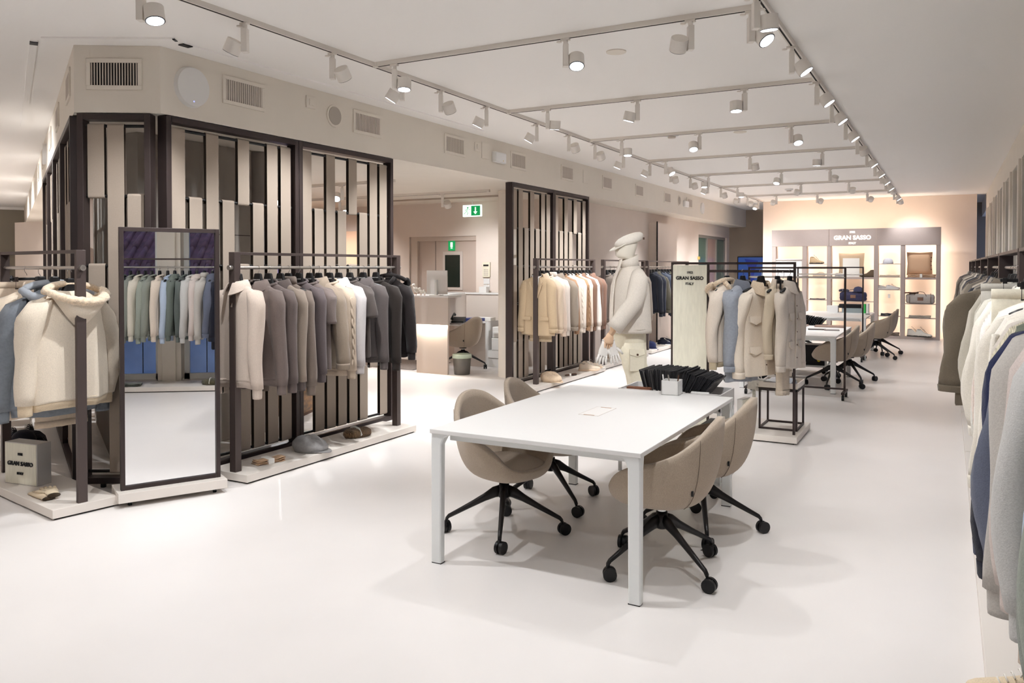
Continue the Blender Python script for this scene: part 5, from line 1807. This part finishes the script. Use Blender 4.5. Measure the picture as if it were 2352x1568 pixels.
scarf(-1.36, 8.10, .475, 90, (176, 182, 190), 'pale blue grey folded scarf on stool, right one', ln=.34, wd=.13, h=.05, band=False)
scarf(-1.50, 8.10, .475, 85, (206, 206, 208), 'striped grey white folded scarf on stool, left one', ln=.34, wd=.14, h=.055, band=False)
o = thing('fringed_scarf', 'white fringed scarf end hanging over the stool edge', 'scarf', (-1.60, 7.98, .47))
mb = MB().box(-.03, .05, -.09, .06, .055, .068).bar((-.034, -.015, .065), (-.05, -.015, -.04), .14, .008, up=Vector((0, 1, 0)))
mb.build('cloth', cloth((226, 222, 214), .05, 'weave'), o)
mb = MB()
for i in range(14):
    yy = -.085 + i * .0105
    mb.tube([(-.05, yy, -.03), (-.052, yy, -.08), (-.05 + .004 * math.sin(i * 2.1), yy + .003 * math.sin(i), -.12 - .02 * math.sin(i * 1.3))], .0022, n=4)
mb.build('fringe', cloth((228, 224, 212), .04), o)
sign_block(-1.69, 7.80, .07, R(80), 'small white sign block standing on the coats rack plinth', wd=.2, ht=.30, dp=.05)

# mobile racks
def mobile(x0, x1, y, lab, top=1.63):
    o = thing('rolling_rack', lab, 'clothes rack', ((x0 + x1) / 2, y, 0), 0, 'rolling steel racks')
    a = (x1 - x0) / 2
    for sx in (-1, 1):
        MB().box(sx * a - .012, sx * a + .012, -.012, .012, .09, top).build('post', M_frame, o)
        MB().box(sx * a - .02, sx * a + .02, -.2, .2, .075, .10).build('foot_bar', M_frame, o, bevel=.002)
        for sy in (-1, 1):
            MB().cyl((sx * a - .014, sy * .17, .032), (sx * a + .014, sy * .17, .032), .032, n=16).cyl((sx * a, sy * .17, .04), (sx * a, sy * .17, .08), .012, n=8).build('caster', M_black, o, bevel=.003)
    MB().box(-a + .012, a - .012, -.012, .012, top - .022, top).build('top_bar', M_frame, o)
    MB().box(-a + .012, a - .012, -.012, .012, .11, .13).build('bottom_bar', M_frame, o)
    MB().cyl((-a, 0, 1.5), (a, 0, 1.5), .013, n=12).build('hanging_rail', M_steel, o)
mobile(-2.27, -1.11, 10.62, 'empty rolling rack before the middle table')
mobile(-2.35, -1.28, 14.98, 'empty rolling rack before the farthest table')

# ================================================================ GLOWING DISPLAY UNIT
UY = 20.05
o = thing('display_unit', 'tall backlit display unit with GRAN SASSO header on end wall', 'display unit', (0, 0, 0))
PILX = [(-3.75, -3.66), (-3.05, -2.95), (-2.50, -2.41), (-1.49, -1.40), (-.94, -.85), (-.23, -.14)]
DP = .30
for i, (a, b) in enumerate(((-3.755, -2.455), (-2.45, -1.445), (-1.44, -.135))):
    MB().box(a, b, UY - .01, UY + .03, 2.116, 2.51).build('header_panel', M_unit, o, bevel=.002)
for a, b in PILX:
    MB().box(a, b, UY, UY + DP, 0, 2.115).build('upright', M_unit, o, bevel=.002)
hp = MB().box(-3.74, -.15, UY + .05, UY + DP, 2.12, 2.14).build('header_shelf', M_unit, o)
SHELF = {0: [1.80, 1.40, .85, .48, .06], 1: [1.70, 1.39, .85, .48, .06], 2: [1.39, .83, .45, .06], 3: [1.70, 1.40, 1.11, .51, .06], 4: [1.39, .80, .48, .06]}
for i, zs_ in SHELF.items():
    a, b = PILX[i][1], PILX[i + 1][0]
    for z in zs_:
        t = .045 if z == 1.39 and i in (2, 4) else .014
        if z == .06:
            MB().box(a, b, UY - .02, UY + DP - .08, 0, .06).build('bottom_step', M_unit, o, bevel=.002)
        else:
            MB().box(a + .001, b - .001, UY + .0, UY + DP - .08, z - t, z).build('shelf', M_unit, o)
tx = -1.95
text('lettering', 'GRAN SASSO', .135, M_lens if False else mat('letter_white', (250, 248, 244), .5, emit=((255, 250, 240), 1.0)), o, (tx, UY - .018, 2.30), (pi / 2, 0, 0), .006, .004)
text('lettering', '1952', .06, MATS['letter_white'], o, (tx, UY - .018, 2.43), (pi / 2, 0, 0), .004, .003)
text('lettering', 'ITALY', .06, MATS['letter_white'], o, (tx, UY - .018, 2.175), (pi / 2, 0, 0), .004, .003)


def led(x, y, z, sx, sy, rot, power, col=(1.0, .84, .68)):
    ld = bpy.data.lights.new('led_strip', 'AREA')
    ld.shape = 'RECTANGLE'
    ld.size = sx
    ld.size_y = sy
    ld.energy = power
    ld.color = col
    lo = bpy.data.objects.new('led_strip', ld)
    C.objects.link(lo)
    lo.location = (x, y, z)
    lo.rotation_euler = rot
    return lo


# strips on the back edges of the uprights, shining on the wall
for i, (a, b) in enumerate(PILX):
    led((a + b) / 2, UY + DP + .005, 1.06, .07, 2.1, (R(90), 0, 0), 15 * LED_W)
for a, b in ((-3.7, -.2),):
    led((a + b) / 2, UY + .10, 2.52, b - a, .03, (R(150), 0, 0), 44 * LED_W)
    led((a + b) / 2, UY + .20, 2.10, b - a, .05, (R(60), 0, 0), 40 * LED_W)
for x, s1 in ((-3.77, 1), (-.12, -1)):
    led(x, UY + .24, 1.25, .03, 2.3, (R(90), 0, R(35 * s1)), 11 * LED_W)

yf = UY + .10
sneaker(-2.74, yf, 1.70, 0, (196, 172, 140), 'tan boot with dark sole on top shelf of second niche', sole=(60, 54, 50), high=.05, s=1.1, lace=(120, 90, 60))
flat_cap(-2.68, yf, 1.39, 180, (214, 196, 172), 'cream flat cap on second shelf of second niche')
scarf(-2.72, yf, .85, 5, (70, 76, 88), 'striped navy scarf on third shelf of second niche', ln=.34, h=.03, band=False)
scarf(-2.72, yf, .48, 5, (200, 190, 180), 'pale folded scarf low in second niche', ln=.3, band=False)


def pillow(x, y, z, wd, ht, rgb, lab, buttons=True):
    o = thing('cushion', lab, 'cushion', (x, y, z))
    rows = []
    n_ = 12
    rows = []
    for side_ in (1, -1):
        g_ = []
        for j in range(n_ + 1):
            v = -1 + 2 * j / n_
            row = []
            for i in range(n_ + 1):
                u = -1 + 2 * i / n_
                pin = 1 - .07 * (1 - abs(u * v)) * (abs(u) ** 6 + abs(v) ** 6)
                th = .075 * ((1 - u ** 4) * (1 - v ** 4)) ** .6
                row.append((u * wd / 2 * pin, side_ * th * -1, ht / 2 + v * ht / 2 * pin))
            g_.append(row)
        rows.append(g_)
    mb = MB().grid(rows[0]).grid(rows[1][::-1])
    mb.build('cover', cloth(rgb, .06), o)
    if buttons:
        for j in range(4):
            MB().cyl((wd / 2 * .9, -.03, ht * (.25 + .17 * j)), (wd / 2 * .9, -.038, ht * (.25 + .17 * j)), .014, n=10).build('button', M_brown, o)
    return o


pillow(-1.98, UY + .18, 1.39, .56, .56, (214, 190, 160), 'beige cushion behind a card in central niche', False)
flat('price_card', 'cream card board leaning on the beige cushion in central niche', 'card', -1.98, UY + .08, 1.39, .36, .012, .44, M_paper, 0)
sneaker(-1.62, yf - .02, 1.39, 170, (98, 84, 68), 'olive brown boot on thick shelf of central niche', sole=(70, 56, 46), high=.05, s=1.1)
sneaker(-2.2, yf - .02, 1.39, 10, (150, 150, 152), 'grey sneaker on thick shelf of central niche', s=.9)
ball_cap(-.7 - .5, yf, 1.70, 190, (206, 210, 220), 'pale grey baseball cap on top shelf of fourth niche', s=1.15)
scarf(-1.17, yf, 1.40, 3, (226, 216, 200), 'cream folded sweater on second shelf of fourth niche', ln=.42, h=.045, band=False)
sneaker(-1.30, yf, 1.11, 0, (200, 196, 190), 'white striped sneaker on third shelf of fourth niche, left', s=.95)
sneaker(-1.10, yf, 1.11, 10, (222, 222, 222), 'white and black striped sneaker on third shelf, right', s=1.0, lace=(40, 40, 50))
flat('price_tag', 'white paper tag hanging below striped sneakers', 'tag', -1.17, UY - .01, .92, .05, .004, .09, M_paper, 0)
scarf(-1.2, yf, .51, 5, (72, 74, 84), 'dark navy folded cap on fourth shelf of fourth niche', ln=.3, h=.06, band=False)
scarf(-1.17, UY + .08, .06, 5, (120, 110, 102), 'pile of grey scarves at bottom of fourth niche', ln=.42, h=.08, band=False)
pillow(-.56, UY + .15, 1.44, .52, .52, (206, 172, 142), 'camel buttoned cushion in the rightmost niche')
scarf(-.52, yf, 1.39, 0, (206, 172, 142), 'camel folded blanket under cushion in rightmost niche', ln=.56, wd=.2, h=.07)


def duffel(x, y, z, rgb, lab, s=1.0, strap=(90, 60, 44)):
    o = thing('duffel_bag', lab, 'bag', (x, y, z))
    o.scale = (s, s, s)
    m = cloth(rgb, .15, 'weave')
    rr = []
    for px, k in ((-.27, .55), (-.25, .9), (-.18, 1.02), (-.08, 1.0), (.06, .98), (.18, 1.02), (.25, .9), (.27, .55)):
        rr.append([(px + .01 * math.sin(8 * t), .10 * k * math.copysign(abs(math.cos(t)) ** .6, math.cos(t)), .105 + .105 * k * math.copysign(abs(math.sin(t)) ** .7, math.sin(t)) + .006 * math.sin(7 * px * 9)) for t in [2 * pi * i / 24 for i in range(24)]])
    MB().loft(rr).build('body', m, o)
    sm_ = cloth(strap, .06, 'weave')
    for sy in (-.05,):
        MB().tube([(-.12, sy - .04, .10), (-.11, sy - .03, .19), (-.07, sy, .245), (0, sy, .26), (.07, sy, .245), (.11, sy - .03, .19), (.12, sy - .04, .10)], .006, n=6, r2=.012).build('handle', sm_, o)
    MB().box(-.05, .06, -.108, -.098, .07, .14).build('leather_patch', mat('patch_brown', (120, 88, 72), .6), o, bevel=.003)
    for px in (-.2, .2):
        MB().tube([(px, -.1, .02), (px, -.105, .12), (px, -.06, .205), (px, 0, .218), (px, .06, .205)], .005, n=6, r2=.012).build('side_strap', sm_, o)
    return o


duffel(-1.93, UY + .09, .83, (58, 58, 84), 'navy duffel bag on shelf in central niche', s=1.05, strap=(46, 44, 60))
ball_cap(-1.82, UY + .06, 1.05, 175, (58, 62, 92), 'navy baseball cap resting on the navy duffel bag', s=1.1)
beanie(-2.13, UY + .06, 1.05, 0, (50, 50, 74), 'navy knit bundle resting on the navy duffel bag', s=.9)
duffel(-.54, UY + .09, .80, (176, 172, 168), 'light grey duffel bag in the rightmost niche', s=1.05)
glove(-.72, UY + .02, 1.03, 215, (96, 64, 46), 'brown fringed glove lying on the grey duffel bag', s=1.2, trim=(80, 52, 38))
scarf(-.55, yf, .48, 0, (190, 186, 178), 'light grey folded hat and scarf in rightmost niche', ln=.44, h=.06, band=False)
sneaker(-.64, UY + .06, .06, -20, (206, 204, 198), 'white lace boot at bottom right, rear one', sole=(60, 58, 56), high=.045, s=1.15, lace=(60, 60, 60))
sneaker(-.46, UY + .0, .06, -20, (206, 204, 198), 'white lace boot at bottom right, front one', sole=(60, 58, 56), high=.045, s=1.15, lace=(60, 60, 60))
flat('white_panel', 'blank white board standing in the leftmost niche', 'board', -3.36, UY + .04, 1.40, .62, .03, .42, M_white, 0)
scarf(-3.36, yf, .85, 0, (150, 130, 110), 'brown folded blanket in the leftmost niche', ln=.4, band=False)
sneaker(-2.1, yf, .06, 10, (200, 160, 130), 'tan shoe at bottom of the central niche', s=1.0)
sneaker(-2.0, yf, .45, 10, (120, 105, 95), 'brown shoe on low shelf of the central niche', s=1.0)

# TV on the far wall
o = thing('wall_screen', 'blue wall screen in dark alcove left of the display', 'screen', (-4.90, 23.2, 1.30))
MB().box(-.40, .55, .03, .09, -.65, .62).build('housing', M_black, o, bevel=.004)
MB().box(-.375, .525, .024, .031, -.62, .595).build('display', mat('screen_blue', (40, 60, 100), .3, emit=((60, 100, 190), .35), noise=.0), o)
mb = MB().add([(-.1, .020, -.6), (.12, .020, -.6), (.06, .020, .1), (.18, .020, .5), (-.2, .020, .55), (-.02, .020, .15)], [(0, 1, 2, 3, 4, 5)])
mb.build('picture', mat('screen_navy', (24, 40, 110), .3, emit=((24, 44, 120), .6)), o)
MB().add([(.2, .019, -.6), (.52, .019, -.6), (.52, .019, .58), (.32, .019, .58)], [(0, 1, 2, 3)]).build('picture', mat('screen_grey', (150, 165, 180), .3, emit=((140, 160, 185), .6)), o)
# white panel on the beige left wall and glazed door beyond
struct('trim_7', MB().box(-5.55, -5.35, 16.2, 17.55, 0, 2.56), M_wall)
struct('trim_8', MB().box(-5.368, -5.345, 16.17, 16.195, 0, 2.58), M_ventdark)
mb = MB().box(-5.548, -5.545, 17.62, 18.26, .0, 2.05)
struct('trim_9', mb, M_peach)
gd = struct('door_1', MB().box(-5.66, -5.60, 20.05, 23.0, 2.38, 2.45).box(-5.66, -5.60, 20.05, 20.12, 0, 2.38).box(-5.66, -5.60, 22.93, 23.0, 0, 2.38).box(-5.66, -5.60, 21.02, 21.12, 0, 2.38).box(-5.66, -5.60, 22.0, 22.1, 0, 2.38), mat('door_metal', (150, 145, 138), .5))
for a, b, c_ in ((20.12, 21.02, (96, 120, 108)), (21.12, 22.0, (190, 160, 150)), (22.1, 22.93, (96, 122, 112))):
    MB().box(-5.645, -5.625, a, b, 0, 2.38).build('pane', mat('door_pane_%d' % c_[0] + str(c_[1]), c_, .15, spec=.6), gd)
tag(MB().cyl((-5.55, 20.0, 1.85), (-5.50, 20.0, 1.85), .04, n=16).build('wall_hook', M_gold), 'round brass hook on wall beside the green glass door', 'hook')

# ================================================================ RECEPTION
DY = 10.08
o = thing('reception_desk', 'beige reception desk with light strip under its box front', 'desk', (0, 0, 0))
MB().box(-7.19, -6.62, DY + .03, DY + .07, 0, .75).build('front_panel', mat('desk_front', (216, 203, 192), .6), o)
MB().box(-7.42, -6.59, DY, DY + .05, .752, 1.165).build('front_box', M_desk, o, bevel=.002)
MB().prism([(-7.43, DY - .005), (-6.585, DY - .005), (-6.585, DY + .37), (-6.95, DY + .55), (-7.25, 11.62), (-5.95, 11.62), (-5.95, 11.88), (-7.6, 11.88), (-7.6, DY + .5)], 1.165, 1.19).build('counter_top', M_white, o, bevel=.001)
MB().prism([(-6.97, DY + .36), (-6.94, DY + .36), (-7.24, 11.64), (-7.27, 11.64)], .76, 1.165).build('inner_side', M_desk, o)
MB().box(-7.25, -5.95, 11.64, 11.67, .0, 1.165).build('rear_side', M_desk, o)
MB().prism([(-7.2, DY + .37), (-6.64, DY + .37), (-6.6, 11.2), (-7.2, 11.5)][::1], .715, .742).build('worktop', M_white, o)
MB().box(-6.60, -6.57, 11.2, 11.62, 0, .74).build('cabinet_side', M_white, o)
MB().box(-7.2, -6.60, 11.2, 11.23, 0, .715).build('cabinet_panel', M_desk, o)
MB().box(-6.57, -6.05, 11.25, 11.6, 0, .14).build('drawer', M_white, o)
MB().box(-6.57, -6.05, 11.24, 11.6, .15, .27).build('drawer', M_white, o)
led(-6.9, DY - .0, .745, .58, .03, (R(12), 0, 0), 5.0, (1.0, .88, .74))
led(-6.9, DY + .018, .748, .58, .012, (0, 0, 0), 5.0, (1.0, .88, .74))
o = thing('printer', 'white printer stacked on drawer unit beside round pillar', 'printer', (-6.32, 11.42, .272))
MB().box(-.2, .2, -.16, .17, 0, .2).box(-.19, .19, -.15, .16, .205, .38).build('body', M_white, o, bevel=.01)
MB().box(-.16, .16, -.19, -.15, .28, .30).build('paper_tray', M_white, o)
o = thing('monitor', 'white computer monitor seen from behind on reception counter', 'monitor', (-6.90, 10.24, 1.19), R(8))
MB().box(-.175, .175, .0, .02, .02, .385).build('back_panel', M_white, o, bevel=.004)
MB().box(-.02, .02, -.05, .0, 0, .24).build('stand', M_whitem, o, bevel=.003)
MB().box(-.09, .09, -.09, .05, 0, .012).build('foot', M_white, o, bevel=.003)
for i, (x, s_, lab) in enumerate(((-7.22, 1.0, 'largest white bird figurine on the reception counter'), (-7.12, .68, 'middle white bird figurine on the reception counter'), (-7.05, .5, 'smallest white bird figurine on the reception counter'))):
    o = thing('bird_figurine', lab, 'figurine', (x, 10.13, 1.19), R(15), 'white bird figurines')
    k = .055 * s_
    MB().loft([[(cx_ * k, r_ * k * math.cos(t), z_ * k + .0 + r_ * k * 0 + r2_ * k * math.sin(t)) for t in [2 * pi * q / 14 for q in range(14)]] for cx_, r_, z_, r2_ in ((.95, .15, 1.25, .15), (.75, .6, 1.35, .6), (.3, .85, 1.5, .85), (-.2, .9, 1.75, .85), (-.5, .7, 2.2, .6), (-.62, .55, 2.6, .45), (-.75, .35, 2.85, .25), (-.8, .1, 2.95, .08))]).ball((-.55 * k, 0, 2.75 * k), .58 * k).build('body', mat('felt_white', (236, 232, 224), .95, bump=.6, bscale=300), o)
    mb = MB()
    for lx in (-.25, .2):
        mb.cyl((lx * k, .2 * k, 0), (lx * k, .2 * k, .75 * k), .0022, n=6).cyl((lx * k, -.2 * k, 0), (lx * k, -.2 * k, .75 * k), .0022, n=6)
    mb.build('legs', mat('leg_wood', (176, 128, 84), .6), o)
    MB().cyl((-1.05 * k, 0, 2.72 * k), (-1.35 * k, 0, 2.68 * k), .12 * k, .02 * k, n=8).build('beak', mat('beak_white', (215, 200, 180), .6), o)
o = thing('memo_box', 'white memo box with pen on rear reception counter', 'box', (-6.95, 11.75, 1.19))
MB().box(-.07, .07, -.05, .05, 0, .10).build('box', M_white, o, bevel=.002)
MB().cyl((.03, 0, .10), (.05, 0, .15), .004, n=6).build('pen', M_whitem, o)
o = thing('reed_diffuser', 'reed diffuser bottle on counter near the round pillar', 'diffuser', (-6.42, 11.74, 1.19))
MB().revolve([(.035, 0), (.04, .02), (.04, .055), (.018, .07), (.018, .085)], n=16).build('bottle', mat('diffuser_glass', (206, 150, 124), .2), o)
mb = MB()
for i in range(5):
    mb.cyl((0, 0, .03), (.03 * math.sin(i * 1.3), .02 * math.cos(i * 1.3), .21), .0018, n=5)
mb.build('reeds', M_brown, o)
o = thing('keypad', 'cream alarm keypad on the reception back wall', 'keypad', (-6.98, 11.9, 1.58))
MB().box(-.075, .075, -.035, 0, -.13, .13).build('housing', mat('keypad_cream', (226, 220, 200), .5), o, bevel=.008)
MB().box(-.05, .05, -.04, -.034, .06, .09).build('display', M_ventdark, o)
mb = MB()
for i in range(4):
    for j in range(3):
        mb.box(-.04 + j * .03, -.02 + j * .03, -.04, -.034, -.10 + i * .03, -.082 + i * .03)
mb.build('keys', M_ventslat, o)
for i, (z, h_) in enumerate(((1.38, .10), (1.27, .09))):
    tag(MB().box(-7.04, -6.92, 11.885, 11.9, z - h_ / 2, z + h_ / 2).build('wall_socket', M_white, bevel=.003), 'white wall plate below keypad, %s' % ('upper one' if i == 0 else 'lower one'), 'socket')
# telephone, tray and clutter on the worktop
o = thing('telephone', 'black desk telephone on the reception worktop', 'telephone', (-6.83, 10.75, .742), R(20))
MB().add([(-.1, -.1, 0), (.1, -.1, 0), (.1, .1, 0), (-.1, .1, 0), (-.1, -.1, .03), (.1, -.1, .03), (.1, .1, .09), (-.1, .1, .09)], [(0, 3, 2, 1), (4, 5, 6, 7), (0, 1, 5, 4), (1, 2, 6, 5), (2, 3, 7, 6), (3, 0, 4, 7)]).build('base', M_black, o, bevel=.006)
MB().tube([(-.09, -.09, .06), (-.085, -.05, .105), (-.08, .05, .145), (-.08, .1, .12)], [.022, .014, .014, .022], n=10).build('handset', M_black, o)
flat('letter_tray', 'black and blue letter tray on reception worktop', 'tray', -6.8, 11.15, .745, .30, .24, .05, mat('tray_navy', (46, 56, 110), .4))
flat('paper_stack', 'stack of white paper on reception worktop', 'paper', -6.72, 11.38, .745, .3, .22, .05, M_paper, 8)
flat('magazine', 'dark magazine spread on the reception worktop', 'magazine', -6.75, 10.55, .743, .2, .28, .006, mat('mag_dark', (110, 105, 105), .5, noise=.5, nscale=14), 15)
o = thing('waste_bin', 'grey waste bin with plastic liner beside the reception desk', 'bin', (-6.47, 10.28, 0))
MB().revolve([(.115, 0), (.12, .005), (.14, .29), (.135, .29), (.115, .02)][:3], n=28).build('bucket', mat('bin_grey', (104, 100, 94), .5), o)
MB().revolve([(.150, .25), (.148, .285), (.142, .31), (.125, .312), (.10, .28)], n=28).build('liner', mat('liner_green', (190, 204, 184), .4), o)
# exit sign
o = thing('exit_sign', 'lit green running man exit sign with down arrow', 'exit sign', (-7.09, 11.6, 2.58))
MB().box(-.185, .185, -.02, .02, -.10, .10).build('housing', M_signwhite, o, bevel=.01)
MB().box(-.165, .165, -.024, -.018, -.082, .082).build('green_face', M_green, o)
wf = M_signwhite
MB().box(-.16, -.01, -.026, -.0235, -.078, .078).build('door_symbol', wf, o)
mb = MB().cyl((-.075, -.028, .052), (-.075, -.031, .052), .014, n=12)
for a_, b_ in (((-.08, .035), (-.095, -.01)), ((-.095, -.01), (-.07, -.035)), ((-.07, -.035), (-.085, -.068)), ((-.095, -.01), (-.125, -.03)), ((-.125, -.03), (-.145, -.055)), ((-.08, .03), (-.05, .012)), ((-.05, .012), (-.035, .03)), ((-.085, .028), (-.115, .02)), ((-.115, .02), (-.12, -.005))):
    mb.bar((a_[0], -.0295, a_[1]), (b_[0], -.0295, b_[1]), .003, .014, up=Vector((0, 1, 0)))
mb.build('running_man', M_green, o)
mb = MB().box(.065, .085, -.027, -.0235, -.02, .06).add([(.035, -.027, -.015), (.115, -.027, -.015), (.075, -.027, -.062)], [(0, 2, 1)])
mb.build('arrow', wf, o)
MB().cyl((0, 0, .10), (0, 0, .18), .006, n=8).build('hanger_rod', M_whitem, o)
# door
dr = struct('door_2', MB().box(-8.62, -7.2, 11.985, 12.03, 0, 2.17), mat('door_taupe', (192, 176, 164), .6))
mb = MB().box(-8.61, -8.46, 11.93, 11.986, 0, 2.17).box(-8.459, -7.201, 11.931, 11.985, 2.09, 2.169)
mb.build('door_frame', mat('door_frame_taupe', (196, 182, 170), .6), dr)
MB().box(-8.10, -8.095, 11.98, 11.9855, 0, 2.09).build('door_gap', M_ventdark, dr)
MB().box(-7.93, -7.52, 11.965, 11.984, 1.22, 1.90).build('window_trim', M_desk, dr)
MB().box(-7.88, -7.57, 11.955, 11.966, 1.27, 1.84).build('pane', mat('pane_dark', (38, 44, 38), .15, spec=.6), dr)
o = thing('door_sign', 'small green door sign with white bar', 'sign', (-7.74, 11.962, 2.01))
MB().box(-.07, .07, -.006, 0, -.09, .09).build('plate', M_green, o)
MB().box(-.022, .022, -.009, -.005, -.03, .055).box(-.02, .02, -.009, -.005, -.055, -.042).build('symbol', M_signwhite, o)
# ceiling slot in the reception
struct('trim_10', MB().box(-8.6, -6.2, 10.95, 11.15, ZS - .008, ZS - .001), M_taupe)

# deep inner room: glowing wall, bark picture, screen, crate
struct('wall_niche', MB().box(-10.9, -9.6, 11.8, 11.9, 0, 2.3), mat('wall_apricot', (240, 200, 168), .8))
led(-10.2, 11.1, 2.6, 2.0, .08, (R(-28), 0, 0), 14, (1.0, .76, .55))
tag(MB().box(-9.05, -8.2, 7.30, 7.36, 0, 2.25).build('bark_artwork', mat('bark_orange', (196, 140, 104), .8, noise=.7, nscale=26, stretch=(1, 1, 3), bump=.8, bscale=60)), 'tall orange bark textured panel behind the screens', 'panel')
o = thing('video_screen', 'glowing violet screen behind the strap screens', 'screen', (-9.4, 9.4, 0))
MB().box(-.55, .55, 0, .05, .7, 1.65).build('housing', M_black, o)
MB().box(-.52, .52, -.006, 0, .73, 1.62).build('display', mat('screen_violet', (60, 50, 110), .3, emit=((88, 84, 190), 1.0)), o)
MB().box(-.05, .05, .0, .05, 0, .7).build('stand', M_black, o)
o = thing('wood_chest', 'golden brown burl wood chest behind the strap screen', 'chest', (-6.45, 6.62, 0), R(20))
for i in range(3):
    MB().box(-.25, .25, -.22, .22, .03 + i * .28, .295 + i * .28).build('drawer', mat('burl_wood', (112, 78, 40), .5, noise=.7, nscale=9, stretch=(1, 1, 2.5)), o, bevel=.006)
MB().box(-.24, .24, -.21, .21, 0, .87).build('carcass', M_brown, o)
struct('floor_mat', MB().box(-9.6, -7.4, 10.3, 11.4, 0, .008), mat('mat_grey', (130, 120, 114), .95, noise=.2, nscale=60))
print('SPOTS', NS[0], 'GARMENTS', GCOUNT[0], 'OBJ', len(bpy.data.objects))
